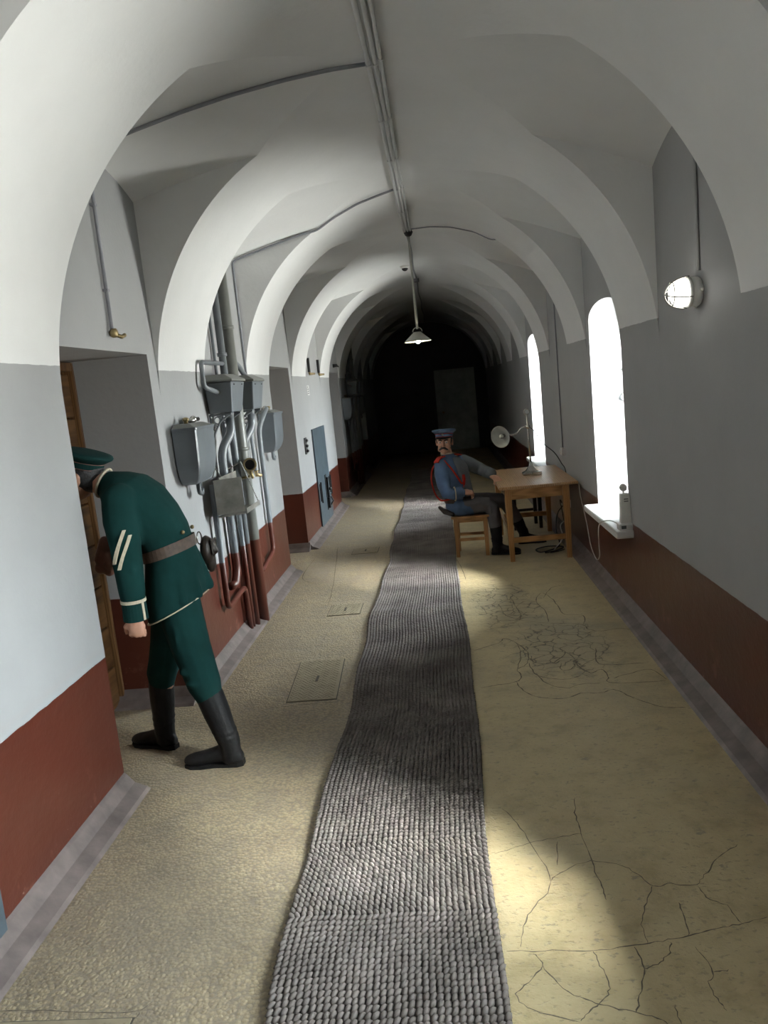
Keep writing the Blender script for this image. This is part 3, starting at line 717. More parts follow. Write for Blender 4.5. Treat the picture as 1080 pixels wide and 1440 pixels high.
bm = bmesh.new(); lathe(bm, [(0.014, 0), (0.022, 0.01), (0.022, 0.03), (0.012, 0.036)], (XL+0.004, yc, 2.095), (1, 0, 0), 16); obj('brass_fitting', bm, 'brass', t, smooth=True)
obj('brass_nozzle', TUBE([(XL+0.02, yc, 2.09), (XL+0.05, yc+0.02, 2.075), (XL+0.055, yc+0.05, 2.085)], 0.010, 10), 'brass', t, smooth=True)
a, b = bay(2)
zz = lambda d: barrel(d)-0.012
conduit('thin slate conduit bending from the crown to the wall above the grey tanks', [(-0.19, 6.18, CZ-0.016), (-0.35, 6.28, CZ-0.030), (-0.5, 6.36, zz(0.321)), (-0.7, 6.44, zz(0.521)), (-0.85, 6.475, zz(0.671)-0.004), (-1.0, 6.475, lun(-1, .821, 6.475, a, b)-0.012), (XL+0.012, 6.475, lun(-1, A, 6.475, a, b)-0.012), (XL+0.012, 6.475, 1.62)], 0.009)
a, b = bay(3)
conduit('thin conduit from the crown down the right wall to a white socket', [(-0.12, 7.80, CZ-0.012), (0.06, 7.68, zz(0.24)), (0.25, 7.56, zz(0.43)), (0.45, 7.46, zz(0.63)), (0.60, 7.43, zz(0.78)-0.004), (0.66, 7.43, lun(1, .84, 7.43, a, b)-0.012), (XR-0.012, 7.98, lun(1, A, 7.98, a, b)-0.012), (XR-0.012, 7.98, 0.93)], 0.006, 'conduit_d')
t = thing('wall_socket', 'small white socket on the right wall at the foot of the thin conduit', 'socket', (XR, 7.98, 0.88))
obj('socket_box', BX(XR-0.034, XR, 7.94, 8.02, 0.85, 0.925), 'plastic', t, bevel=0.006)
obj('socket_face', LATHE([(0.026, 0), (0.026, 0.006), (0.018, 0.004)], (XR-0.034, 7.98, 0.887), (-1, 0, 0), 18), 'plastic', t)
conduit('grey conduit on the right wall above the caged lamp', [(XR-0.008, 3.72, 2.74), (XR-0.008, 3.72, 2.08)], 0.008, 'wall')
t = thing('security_camera', 'small dome camera under the vault left of the crown conduit', 'camera', (-0.275, 10.1, barrel(0.096)))
zc = barrel(0.096)
obj('mount', LATHE([(0.055, 0.0), (0.058, -0.02), (0.045, -0.035)], (-0.275, 10.1, zc), (0, 0, 1), 20), 'plastic', t, smooth=True)
obj('dome', BALL((-0.275, 10.1, zc-0.035), (0.040, 0.040, 0.035)), 'cable_b', t, smooth=True)

# ================================================================== pendant lamp
px, py = -0.15, 7.84
t = thing('pendant_lamp', 'lit pendant lamp with conical grey shade hanging from the vault crown', 'lamp', (px, py, CZ))
obj('ceiling_plate', LATHE([(0.035, 0), (0.045, -0.02), (0.03, -0.05), (0.012, -0.06)], (px, py, CZ-0.012), (0, 0, 1), 18), 'iron', t, smooth=True)
obj('rod', TUBE([(px, py, CZ-0.05), (px+0.004, py, 2.235)], 0.0115, 10), 'lamp_grey', t, smooth=True)
bm = bmesh.new(); tube(bm, [(px+0.045*math.cos(q)+0.004, py, 2.215+0.035*math.sin(q)) for q in lin(-0.2, PI+0.2, 12)], 0.004, 6); obj('hook_loop', bm, 'lamp_grey', t, smooth=True)
zs = 2.205
bm = bmesh.new(); loft(bm, [ring((px, py, zs+h), (r, 0, 0), (0, r, 0), 32) for r, h in [(0.036, 0), (0.040, -0.006), (0.135, -0.088), (0.137, -0.092), (0.131, -0.090), (0.037, -0.012), (0.030, -0.008)]], cap=False)
obj('shade', bm, 'lamp_grey', t, smooth=False)
bm = bmesh.new(); loft(bm, [ring((px, py, zs+h), (r, 0, 0), (0, r, 0), 32) for r, h in [(0.129, -0.0915), (0.036, -0.015)]], cap=False)
obj('shade_lining', bm, 'enamel_in', t, smooth=True)
obj('socket', LATHE([(0.02, 0), (0.022, -0.035), (0.016, -0.05)], (px, py, zs), (0, 0, 1), 16), 'plastic', t, smooth=True)
obj('bulb', BALL((px, py, zs-0.078), (0.027, 0.027, 0.034)), 'bulb', t, smooth=True)

# ================================================================== caged wall lamp
lx, ly, lz = XR, 3.74, 1.99
t = thing('wall_lamp', 'lit caged bulkhead lamp with white globe on the right wall', 'lamp', (lx, ly, lz))
obj('base', LATHE([(0.058, 0), (0.066, 0.01), (0.066, 0.035), (0.056, 0.045)], (lx, ly, lz), (-1, 0, 0), 28), 'plastic', t, smooth=True)
obj('rim', LATHE([(0.060, 0.043), (0.070, 0.046), (0.070, 0.056), (0.058, 0.060)], (lx, ly, lz), (-1, 0, 0), 28), 'plastic', t, smooth=True)
gl = [(0.060, 0.056), (0.063, 0.078), (0.060, 0.098), (0.047, 0.118), (0.026, 0.130), (0.006, 0.134)]
obj('globe', LATHE(gl, (lx, ly, lz), (-1, 0, 0), 28), 'bulb_cool', t, smooth=True)
for ang in (0.35, 0.35+PI/2):
    cu, cv = math.cos(ang), math.sin(ang)
    P = [(lx-0.05-0.105*math.sin(q), ly+0.073*math.cos(q)*cu, lz+0.073*math.cos(q)*cv) for q in lin(0, PI, 18)]
    obj('cage_wire', TUBE(P, 0.0032, 6), 'nickel', t, smooth=True)
obj('cage_ring', TUBE([(lx-0.125, ly+0.054*math.cos(q), lz+0.054*math.sin(q)) for q in lin(0, 2*PI, 30)], 0.0028, 6), 'nickel', t, smooth=True)
for q in (-1.1, 1.1, 3.1): obj('screw_lug', BALL((lx-0.01, ly+0.07*math.cos(q), lz+0.07*math.sin(q)), 0.009), 'plastic', t)

# ================================================================== tanks and pipes on the left wall
def tank_upper(y0, y1, label):
    t = thing('flush_tank', label, 'water tank', (XL, (y0+y1)/2, 1.64), 'high flush tanks')
    d = 0.20; yc = (y0+y1)/2; hw = (y1-y0)/2
    def rect(z, w_, dd, back=0.012):
        return [(XL+back, yc-w_, z), (XL+dd, yc-w_, z), (XL+dd, yc+w_, z), (XL+back, yc+w_, z)]
    bm = bmesh.new(); loft(bm, [rect(1.64, hw*0.80, d*0.86), rect(1.845, hw, d)]); obj('body', bm, 'tank', t, bevel=0.006)
    bm = bmesh.new(); loft(bm, [rect(1.847, hw+0.012, d+0.010), rect(1.862, hw+0.012, d+0.010), rect(1.900, hw*0.72, d*0.72)]); obj('lid', bm, 'pipe_big', t, bevel=0.005)
    for yy_ in (yc-hw*0.6, yc+hw*0.6): obj('rivet', BALL((XL+d, yy_, 1.825), 0.006, 8, 5), 'tank', t)
    obj('outlet', LATHE([(0.034, 0), (0.034, -0.02), (0.026, -0.05)], (XL+0.11, yc, 1.64), (0, 0, 1), 16), 'tank', t, smooth=True)
    for yy_ in (yc-hw*0.72, yc+hw*0.72):
        bm = bmesh.new(); th = 0.005
        P = [(XL+0.012, yy_, 1.628), (XL+0.16, yy_, 1.628)]; tube(bm, P, 0.008, 6)
        tube(bm, [(XL+0.012, yy_, 1.632), (XL+0.012, yy_, 1.45)], 0.008, 6)
        tube(bm, smooth_path([(XL+0.15, yy_, 1.625), (XL+0.085, yy_, 1.585), (XL+0.045, yy_, 1.53), (XL+0.014, yy_, 1.46)]), 0.008, 6)
        tube(bm, [(XL+0.06+0.024*math.cos(q), yy_, 1.59+0.024*math.sin(q)) for q in lin(0, 2*PI, 12)], 0.005, 6)
        tube(bm, [(XL+0.035+0.016*math.cos(q), yy_, 1.545+0.02*math.sin(q)) for q in lin(0, 2*PI, 10)], 0.005, 6)
        obj('bracket', bm, 'pipe', t)
    return t
def tank_lower(y0, y1, label, cockside):
    t = thing('wash_tank', label, 'water tank', (XL, (y0+y1)/2, 1.24), 'round bottomed wash tanks')
    d = 0.155; yc = (y0+y1)/2; hw = (y1-y0)/2
    rings_ = []
    for u in lin(0, 1, 12):
        ang = u*PI/2; z = 1.40 - 0.165*math.sin(ang); w_ = hw*(0.36+0.62*math.cos(ang)**0.8 if u < 1 else 0.36); dd = d*(0.40+0.56*math.cos(ang)**0.8 if u < 1 else 0.40)
        rings_.append((z, w_, dd))
    rings_ = [(1.575, hw, d)] + rings_
    def hexr(z, w_, dd): return [(XL+0.010, yc-w_, z), (XL+dd*0.96, yc-w_, z), (XL+dd, yc-w_*0.92, z), (XL+dd, yc+w_*0.92, z), (XL+dd*0.96, yc+w_, z), (XL+0.010, yc+w_, z)]
    bm = bmesh.new(); loft(bm, [hexr(*r) for r in rings_]); obj('body', bm, 'tank', t)
    bm = bmesh.new(); loft(bm, [hexr(1.565, hw+0.007, d+0.007), hexr(1.583, hw+0.007, d+0.007)]); obj('rim', bm, 'tank', t, bevel=0.003)
    bm = bmesh.new(); loft(bm, [hexr(1.583, hw*0.97, d*0.97), hexr(1.605, hw*0.72, d*0.68)]); obj('lid', bm, 'pipe_big', t, bevel=0.003)
    obj('lid_knob', LATHE([(0.012, 0), (0.012, 0.012), (0.02, 0.02), (0.02, 0.03), (0.01, 0.036)], (XL+0.06, yc-hw*0.3*cockside, 1.605), (0, 0, 1), 14), 'brass', t, smooth=True)
    bm = bmesh.new(); tube(bm, [(XL+0.06, yc+hw*0.1*cockside, 1.618), (XL+0.06, yc+hw*0.95*cockside, 1.622)], 0.014, 10); ball(bm, (XL+0.06, yc+hw*0.45*cockside, 1.625), 0.022)
    obj('float_valve', bm, 'nickel', t, smooth=True)
    bm = bmesh.new(); tube(bm, rounded([(XL+0.065, yc, 1.245), (XL+0.065, yc, 1.175), (XL+0.065, yc+0.055, 1.165), (XL+0.065, yc+0.06, 1.195)], 0.02), 0.015, 10)
    obj('drain_spout', bm, 'pipe', t, smooth=True)
    obj('drain_stem', LATHE([(0.007, 0), (0.007, 0.07)], (XL+0.065, yc+0.055, 1.175), (0, 0, 1), 10), 'pipe', t)
    return t
def pipe(label, pts, r, mat='pipe2', rad=0.06, flanges=(), name='water_pipe'):
    t = thing(name, label, 'pipe', pts[-1])
    obj('tube', TUBE(pts, r, 14, rad=rad), mat, t, smooth=True)
    for p, ax in flanges: obj('collar', LATHE([(r+0.002, -0.014), (r+0.009, -0.012), (r+0.009, 0.012), (r+0.002, 0.014)], p, ax, 16), mat, t, smooth=True)
    return t
PIPES = []
PIPES.append(tank_upper(5.24, 5.60, 'left one of two grey tapered high flush tanks above the tin box'))
PIPES.append(tank_upper(5.87, 6.23, 'right one of two grey tapered high flush tanks above the brass horn'))
PIPES.append(tank_lower(4.48, 4.86, 'large grey round bottomed wash tank on the left wall behind the bent figure', 1))
PIPES.append(tank_lower(6.70, 7.06, 'grey round bottomed wash tank at the corner of the second door recess', -1))
zl2 = 2.80
PIPES.append(pipe('thick olive grey riser pipe between the two flush tanks', [(XL+0.07, 5.80, 0.0), (XL+0.07, 5.80, zl2+0.05)], 0.048, 'pipe2_big', 0, [((XL+0.07, 5.80, 2.25), (0, 0, 1)), ((XL+0.07, 5.80, 1.35), (0, 0, 1))]))
PIPES.append(pipe('slimmer grey riser pipe left of the thick riser', [(XL+0.055, 5.64, 0.0), (XL+0.055, 5.64, zl2+0.04)], 0.027, 'pipe2', 0, [((XL+0.055, 5.64, 2.05), (0, 0, 1))]))
PIPES.append(pipe('slim grey supply pipe at the left edge of the risers', [(XL+0.02, 5.56, 1.05), (XL+0.02, 5.56, zl2+0.03)], 0.012, 'pipe', 0))
PIPES.append(pipe('bent grey inlet pipe from the slimmer riser into the left flush tank', [(XL+0.055, 5.62, 1.985), (XL+0.045, 5.13, 1.985), (XL+0.045, 5.13, 1.82), (XL+0.10, 5.25, 1.78)], 0.015, 'pipe', 0.03))
PIPES.append(pipe('bent grey inlet pipe from the thick riser to the right flush tank lid', [(XL+0.07, 5.84, 1.99), (XL+0.07, 5.98, 1.99), (XL+0.09, 6.10, 1.90)], 0.020, 'pipe', 0.04))
PIPES.append(pipe('grey flush pipe curving down from the left flush tank behind the tin box', [(XL+0.11, 5.42, 1.60), (XL+0.11, 5.42, 1.50), (XL+0.045, 5.33, 1.38), (XL+0.045, 5.33, 0.52), (XL+0.045, 5.25, 0.44), (XL+0.02, 5.20, 0.44)], 0.030, 'pipe2', 0.07))
PIPES.append(pipe('grey flush pipe curving down from the right flush tank', [(XL+0.11, 6.05, 1.60), (XL+0.11, 6.05, 1.50), (XL+0.045, 5.95, 1.38), (XL+0.045, 5.95, 0.50), (XL+0.045, 6.06, 0.42), (XL+0.02, 6.10, 0.42)], 0.030, 'pipe2', 0.07))
PIPES.append(pipe('thin pipe at the left of the tin box with a loop near the floor', [(XL+0.04, 5.02, 1.18), (XL+0.04, 5.02, 0.33), (XL+0.04, 5.50, 0.36), (XL+0.04, 5.52, 0.0)], 0.020, 'pipe2', 0.07))
PIPES.append(pipe('thin pipe rising beside the thin looped pipe to the risers', [(XL+0.045, 5.57, 0.0), (XL+0.045, 5.57, 1.02)], 0.019, 'pipe2', 0.05))
PIPES.append(pipe('grey pipe from the right wash tank lid bending down to the red dado', [(XL+0.09, 6.72, 1.622), (XL+0.09, 6.64, 1.60), (XL+0.04, 6.55, 1.46), (XL+0.04, 6.55, 0.40), (XL+0.04, 6.12, 0.34), (XL+0.02, 6.08, 0.34)], 0.022, 'pipe2', 0.07))
t = pipe('thin grey pipe ending in a brass tap left of the right wash tank', [(XL+0.025, 6.32, 1.60), (XL+0.025, 6.32, 1.12)], 0.012, 'pipe', 0)
obj('brass_tap', TUBE([(XL+0.025, 6.32, 1.13), (XL+0.03, 6.32, 1.095), (XL+0.075, 6.33, 1.085)], [0.014, 0.02, 0.012], 10), 'brass', t, smooth=True)
obj('tap_key', TUBE([(XL+0.04, 6.29, 1.125), (XL+0.04, 6.37, 1.125)], 0.007, 8), 'brass', t, smooth=True)
PIPES.append(t)
# brass horn on the riser
t = thing('alarm_horn', 'dull brass horn with dark mouth on the risers', 'horn', (XL+0.15, 5.70, 1.24))
hc = Vector((XL+0.17, 5.58, 1.245)); hd = Vector((0.35, -0.93, 0.05)).normalized()
bm = bmesh.new(); loft(bm, [ring(hc + hd*h, (0.93*r, 0.35*r, 0), (0, 0, r), 22) for r, h in [(0.026, -0.16), (0.040, -0.12), (0.042, -0.02), (0.050, 0.0), (0.050, 0.012), (0.040, 0.012), (0.034, -0.01), (0.030, -0.09)]], cap=True)
obj('horn_body', bm, 'brass', t, smooth=False)
obj('mouth_lining', LATHE([(0.036, -0.004), (0.030, -0.07), (0.002, -0.08)], hc, hd, 20), 'dark', t)
bm = bmesh.new(); tube(bm, [hc+hd*-0.07, hc+hd*-0.07+Vector((0, 0, -0.09))], 0.012, 10); tube(bm, [hc+hd*-0.03+Vector((0, 0, -0.03)), hc+hd*-0.02+Vector((0.02, -0.02, -0.10))], 0.010, 10); ball(bm, hc+hd*-0.05+Vector((0, 0, -0.05)), 0.022)
tube(bm, [hc+hd*-0.07+Vector((0, 0, -0.09)), hc+hd*-0.07+Vector((-0.09, 0.02, -0.10))], 0.010, 8)
obj('valve', bm, 'brass', t, smooth=True); PIPES.append(t)
# tin box with open lip hung on wire
t = thing('tin_box', 'square tarnished tin box with an open tray hanging on the pipes', 'metal box', (XL+0.12, 5.2, 0.98))
obj('back_sheet', BX(XL+0.100, XL+0.106, 4.98, 5.42, 0.985, 1.225), 'tin', t)
bm = bmesh.new(); mt = Matrix.Translation((XL+0.125, 5.03, 0)) @ Matrix.Rotation(-0.42, 4, 'Z')
bm = bmesh.new(); loft(bm, [[(XL+0.075, 4.945, z), (XL+0.235, 5.045, z), (XL+0.238, 5.040, z), (XL+0.078, 4.940, z)] for z in (0.985, 1.215)]); obj('near_sheet', bm, 'tin', t)
bm = bmesh.new()
loft(bm, [[(XL+0.075, 4.945, z), (XL+0.245, 5.05, z), (XL+0.245, 5.43, z), (XL+0.10, 5.43, z)] for z in (0.965, 0.972)]); obj('tray', bm, 'tin', t)
obj('tray_lip', BX(XL+0.243, XL+0.247, 5.05, 5.43, 0.966, 1.0), 'tin', t)
for yy_ in (5.06, 5.40): obj('hanging_wire', TUBE([(XL+0.102, yy_, 1.22), (XL+0.06, yy_+0.01, 1.285), (XL+0.03, yy_+0.04, 1.22)] if yy_ < 5.2 else [(XL+0.243, yy_, 1.0), (XL+0.14, yy_+0.05, 1.28), (XL+0.05, yy_+0.01, 1.24)], 0.004, 6), 'nickel', t)
PIPES.append(t)
# the same set again in the dark sixth bay
far_lab = {'flush_tank': ['left high flush tank of the far set in the dark', 'right high flush tank of the far set in the dark'], 'wash_tank': ['left wash tank of the far set in the dark', 'right wash tank of the far set in the dark'],
           'alarm_horn': ['brass horn of the far set of pipes in the dark'], 'tin_box': ['tin box of the far set of pipes in the dark']}
cnt = {}
FAR_PIPES = ['thick riser pipe of the far set in the dark', 'slimmer riser pipe of the far set in the dark', 'slim supply pipe of the far set in the dark', 'inlet pipe of the left flush tank of the far set', 'inlet pipe of the right flush tank of the far set',
             'flush pipe of the left tank of the far dark set', 'flush pipe of the right tank of the far dark set', 'thin looped pipe near the floor of the far dark set', 'thin upright pipe beside the looped pipe of the far dark set', 'bent pipe from the right wash tank of the far dark set', 'thin pipe with brass tap of the far dark set']
for o in PIPES:
    kind = o.name.split('.')[0]
    if kind == 'tin_box' or kind == 'alarm_horn': continue
    i = cnt.get(kind, 0); cnt[kind] = i+1
    c = copy_tree(o, None, (0, 4*PITCH_Y, 0))
    if kind in far_lab: c['label'] = far_lab[kind][i]
    else: c['label'] = FAR_PIPES[i]
    if 'group' not in c: c['group'] = 'far set of pipes'

# ================================================================== steel hatches on the left wall
def steel_hatch(y0, label):
    y1 = y0+1.0; t = thing('steel_hatch', label, 'hatch', (XL, (y0+y1)/2, 0), 'blue steel hatches')
    obj('door_sheet', BX(XL, XL+0.018, y0, y1, 0.03, 1.285), 'hatch_blue', t, bevel=0.003)
    for yy_ in (y0+0.09, y1-0.07):
        obj('hinge_strap', BX(XL+0.018, XL+0.030, yy_-0.03, yy_+0.03, 0.38, 0.60), 'iron', t, bevel=0.003)
        obj('hinge_pin', TUBE([(XL+0.036, yy_, 0.36), (XL+0.036, yy_, 0.62)], 0.009, 8), 'iron', t)
    yl = y0+0.60
    obj('lock_plate', BX(XL+0.018, XL+0.026, yl-0.055, yl+0.055, 0.20, 0.66), 'iron', t, bevel=0.003)
    obj('lock_case', BX(XL+0.026, XL+0.055, yl-0.04, yl+0.045, 0.22, 0.36), 'iron', t, bevel=0.005)
    obj('bolt', TUBE([(XL+0.042, yl, 0.36), (XL+0.042, yl, 0.62)], 0.014, 10), 'iron', t)
    obj('bolt_knob', BALL((XL+0.068, yl+0.01, 0.47), 0.022), 'iron', t)
    obj('handle', TUBE([(XL+0.05, yl+0.03, 0.25), (XL+0.085, yl+0.05, 0.30), (XL+0.06, yl+0.06, 0.36)], 0.010, 8), 'iron', t)
    return t
steel_hatch(bay(0)[0]+0.06, 'blue grey steel hatch at the bottom left edge of the view')
steel_hatch(bay(4)[0]-0.01, 'tall blue grey steel hatch with black lock on the left wall')
t = thing('call_box', 'narrow black iron latch box on the wall left of the blue hatch', 'box', (XL, 8.95, 1.12))
obj('back_plate', BX(XL, XL+0.012, 8.89, 9.01, 1.03, 1.22), 'iron', t, bevel=0.003)
for z in (1.065, 1.125, 1.185): obj('latch', BALL((XL+0.02, 8.95, z), (0.02, 0.035, 0.018)), 'iron', t)
t = thing('wall_notice', 'small white printed notice high on the wall above the blue hatch', 'notice', (XL, 9.57, 1.76))
obj('sheet', BX(XL, XL+0.004, 9.50, 9.65, 1.70, 1.82), 'paper', t)
for z in (1.725, 1.75, 1.775, 1.80): obj('print_line', BX(XL+0.004, XL+0.0045, 9.525, 9.625 if z < 1.79 else 9.58, z-0.006, z+0.004), 'ink', t)
for yy_, lab in ((9.64, 'black tube with brass cock on the wall, nearer of two above the blue hatch'), (10.43, 'black tube with brass cock on the wall, farther of two above the blue hatch')):
    t = thing('iron_tube', lab, 'tube', (XL+0.03, yy_, 1.97), 'black wall tubes')
    obj('tube', TUBE([(XL+0.03, yy_, 2.15), (XL+0.03, yy_, 1.98)], 0.018, 12), 'iron', t, smooth=True)
    obj('brass_cock', TUBE([(XL+0.03, yy_, 1.99), (XL+0.035, yy_, 1.955), (XL+0.09, yy_+0.05, 1.955)], [0.016, 0.018, 0.012], 10), 'brass', t, smooth=True)
t = thing('iron_tap', 'small dark tap above the third door recess', 'tap', (XL, 12.18, 2.11))
obj('tap_body', TUBE([(XL, 12.18, 2.11), (XL+0.07, 12.18, 2.11)], [0.03, 0.02], 12), 'iron', t, smooth=True)
obj('tap_nozzle', TUBE([(XL+0.06, 12.18, 2.11), (XL+0.08, 12.22, 2.09)], 0.012, 8), 'iron', t, smooth=True)

# ================================================================== table
TX0, TX1, TY0, TY1, TZ = 0.475, 1.185, 7.04, 8.46, 0.705
t = thing('table', 'worn pine table standing against the right wall', 'table', (0.83, 7.75, 0))
obj('table_top', BX(TX0, TX1, TY0, TY1, TZ-0.026, TZ), 'pine_y', t, bevel=0.006)
lx0, lx1, ly0, ly1 = 0.525, 1.105, 7.10, 8.38
def leg_taper(x, y, s0=0.030, s1=0.022, h=TZ-0.026):
    bm = bmesh.new()
    loft(bm, [[(x-s, y-s, z), (x+s, y-s, z), (x+s, y+s, z), (x-s, y+s, z)] for s, z in ((s1, 0), (s0, h*0.75), (s0, h))]); return bm
for x in (lx0+0.03, lx1-0.03):
    for y in (ly0, ly1): obj('leg', leg_taper(x, y), 'pine_z', t, bevel=0.003)
za, zb = TZ-0.026-0.10, TZ-0.026
obj('apron', BX(lx0+0.06, lx1-0.06, ly0-0.012, ly0+0.012, za, zb), 'pine_x', t, bevel=0.002)
obj('apron', BX(lx0+0.06, lx1-0.06, ly1-0.012, ly1+0.012, za, zb), 'pine_x', t, bevel=0.002)
for x in (lx0+0.03, lx1-0.03): obj('apron', BX(x-0.012, x+0.012, ly0+0.03, ly1-0.03, za, zb), 'pine_y', t, bevel=0.002)
obj('stretcher', BX(lx0+0.055, lx1-0.055, ly0-0.014, ly0+0.014, 0.175, 0.225), 'pine_x', t, bevel=0.003)
obj('stretcher', BX(lx0+0.055, lx1-0.055, ly1-0.014, ly1+0.014, 0.175, 0.225), 'pine_x', t, bevel=0.003)
obj('stretcher', BX(lx0+0.018, lx0+0.042, ly0+0.028, ly1-0.028, 0.255, 0.300), 'pine_y', t, bevel=0.003)

# ================================================================== stools
def stool(label, cx, cy, w_, dp, h, mats, rz=0.0):
    t = thing('stool', label, 'stool', (cx, cy, 0)); mz, mx, my = mats
    R = lambda bm: [setattr(v, 'co', Matrix.Rotation(rz, 3, 'Z') @ v.co) for v in bm.verts] and bm
    def ob(n, bm, m_): R(bm); return obj(n, bm, m_, t, bevel=0.003, local=True)
    ob('seat', BX(-w_/2-0.02, w_/2+0.02, -dp/2-0.02, dp/2+0.02, h-0.022, h), mx)
    for sx_ in (-1, 1):
        for sy_ in (-1, 1): ob('leg', leg_taper(sx_*(w_/2-0.02), sy_*(dp/2-0.02), 0.020, 0.017, h-0.022), mz)
        ob('seat_rail', BX(sx_*(w_/2-0.02)-0.009, sx_*(w_/2-0.02)+0.009, -dp/2+0.04, dp/2-0.04, h-0.065, h-0.022), my)
        ob('stretcher', BX(sx_*(w_/2-0.02)-0.008, sx_*(w_/2-0.02)+0.008, -dp/2+0.04, dp/2-0.04, 0.12, 0.15), my)
    for sy_ in (-1, 1):
        ob('seat_rail', BX(-w_/2+0.04, w_/2-0.04, sy_*(dp/2-0.02)-0.009, sy_*(dp/2-0.02)+0.009, h-0.065, h-0.022), mx)
        ob('stretcher', BX(-w_/2+0.04, w_/2-0.04, sy_*(dp/2-0.02)-0.008, sy_*(dp/2-0.02)+0.008, 0.155, 0.185), mx)
    return t
stool('light pine stool under the seated man in blue uniform', 0.215, 7.60, 0.325, 0.32, 0.405, ('pine_z', 'pine_x', 'pine_y'), -0.06)
stool('black stained stool behind the table legs', 0.86, 8.72, 0.32, 0.32, 0.42, ('dark_wood', 'dark_wood', 'dark_wood'), 0.08)

# ================================================================== desk lamp
bx, by, bz = 0.857, 7.80, TZ
t = thing('desk_lamp', 'nickel desk lamp with round tilted reflector standing on the table', 'lamp', (bx, by, bz))
bm = bmesh.new(); loft(bm, [[(bx-a_, by-b_, z), (bx+a_, by-b_, z), (bx+a_, by+b_, z), (bx-a_, by+b_, z)] for a_, b_, z in ((0.088, 0.06, bz), (0.088, 0.06, bz+0.022), (0.055, 0.04, bz+0.040), (0.020, 0.018, bz+0.085), (0.011, 0.011, bz+0.13))])
obj('base', bm, 'nickel', t, bevel=0.004)
obj('base_block', BX(bx+0.005, bx+0.095, by-0.085, by-0.02, bz, bz+0.035), 'nickel', t, bevel=0.006)
obj('stem', TUBE([(bx, by, bz+0.12), (bx-0.004, by, bz+0.60)], 0.0095, 10), 'nickel', t, smooth=True)
obj('finial_ring', TUBE([(bx-0.004+0.026*math.cos(q), by, bz+0.625+0.026*math.sin(q)) for q in lin(0, 2*PI, 24)], 0.005, 6), 'nickel', t, smooth=True)
zj = bz+0.475
obj('clamp', BALL((bx-0.003, by, zj), (0.026, 0.020, 0.020)), 'nickel', t, smooth=True)
hx, hy, hz = bx-0.235, by-0.04, zj-0.065
obj('arm', TUBE([(bx, by, zj), (bx-0.06, by-0.01, zj+0.0), (bx-0.12, by-0.02, zj-0.055), (bx-0.18, by-0.03, zj-0.06), (hx+0.015, hy, hz)], 0.0085, 8, sm=True), 'nickel', t, smooth=True)
ax = Vector((-0.62, -0.76, -0.10)).normalized()
ref = Vector((0, 0, 1)); u_ = (ref-ax*ref.dot(ax)).normalized(); v_ = ax.cross(u_)
hc = Vector((hx-0.03, hy-0.01, hz))
bm = bmesh.new(); loft(bm, [ring(hc+ax*h, u_*r, v_*r, 36) for r, h in [(0.022, -0.045), (0.05, -0.030), (0.085, -0.004), (0.108, 0.030), (0.110, 0.034), (0.106, 0.033), (0.083, 0.002), (0.05, -0.022), (0.015, -0.036)]], cap=True)
obj('reflector', bm, 'lamp_grey', t, smooth=True)
obj('bulb_socket', TUBE([hc-ax*0.055, hc-ax*0.005], 0.017, 12), 'nickel', t, smooth=True)
obj('glass_bulb', BALL(hc+ax*0.012, 0.022), 'enamel_in', t, smooth=True)
bm = TUBE([(bx, by, zj), (bx+0.05, by, zj-0.04), (bx+0.13, by, zj-0.17), (bx+0.24, by, zj-0.28), (1.16, by+0.02, zj-0.39), (1.197, by+0.02, zj-0.47), (1.203, by+0.02, 0.5), (1.203, by, 0.42)], 0.0045, 6, sm=True)
obj('power_cord', bm, 'cable_b', t, smooth=True)

# ================================================================== cables and outlet under the table
t = thing('outlet', 'white outlet box with plugs on the wall under the table', 'socket', (XR, 7.82, 0.38))
obj('outlet_box', BX(XR-0.035, XR, 7.77, 7.87, 0.34, 0.42), 'plastic', t, bevel=0.005)
for yy_ in (7.79, 7.845): obj('plug', LATHE([(0.016, 0), (0.016, 0.035), (0.008, 0.05)], (XR-0.035, yy_, 0.375), (-1, 0, 0), 12), 'plastic', t, smooth=True)
def cable(label, pts, r, mat):
    t = thing('cable', label, 'cable', pts[-1]); obj('wire', TUBE(pts, r, 6, sm=True), mat, t, smooth=True); return t
cable('black cable looping from the outlet to a coil on the floor under the table', [(XR-0.07, 7.79, 0.37), (XR-0.14, 7.74, 0.30), (XR-0.17, 7.70, 0.15), (XR-0.16, 7.6, 0.012), (0.95, 7.42, 0.008), (0.84, 7.36, 0.008), (0.82, 7.50, 0.008), (0.95, 7.58, 0.010), (1.08, 7.50, 0.012), (1.0, 7.36, 0.012), (0.88, 7.32, 0.008)], 0.006, 'cable_b')
cable('second black cable hanging beside the outlet to the floor', [(XR-0.07, 7.845, 0.37), (XR-0.10, 7.80, 0.42), (XR-0.09, 7.70, 0.25), (XR-0.10, 7.55, 0.012), (1.04, 7.36, 0.010), (0.93, 7.30, 0.010)], 0.005, 'cable_b')
cable('pale cable twisted under the table beside the outlet', [(XR-0.04, 7.60, 0.40), (XR-0.07, 7.58, 0.28), (XR-0.15, 7.52, 0.22), (XR-0.14, 7.5, 0.10), (0.99, 7.43, 0.014), (0.97, 7.36, 0.012)], 0.005, 'cable_w')
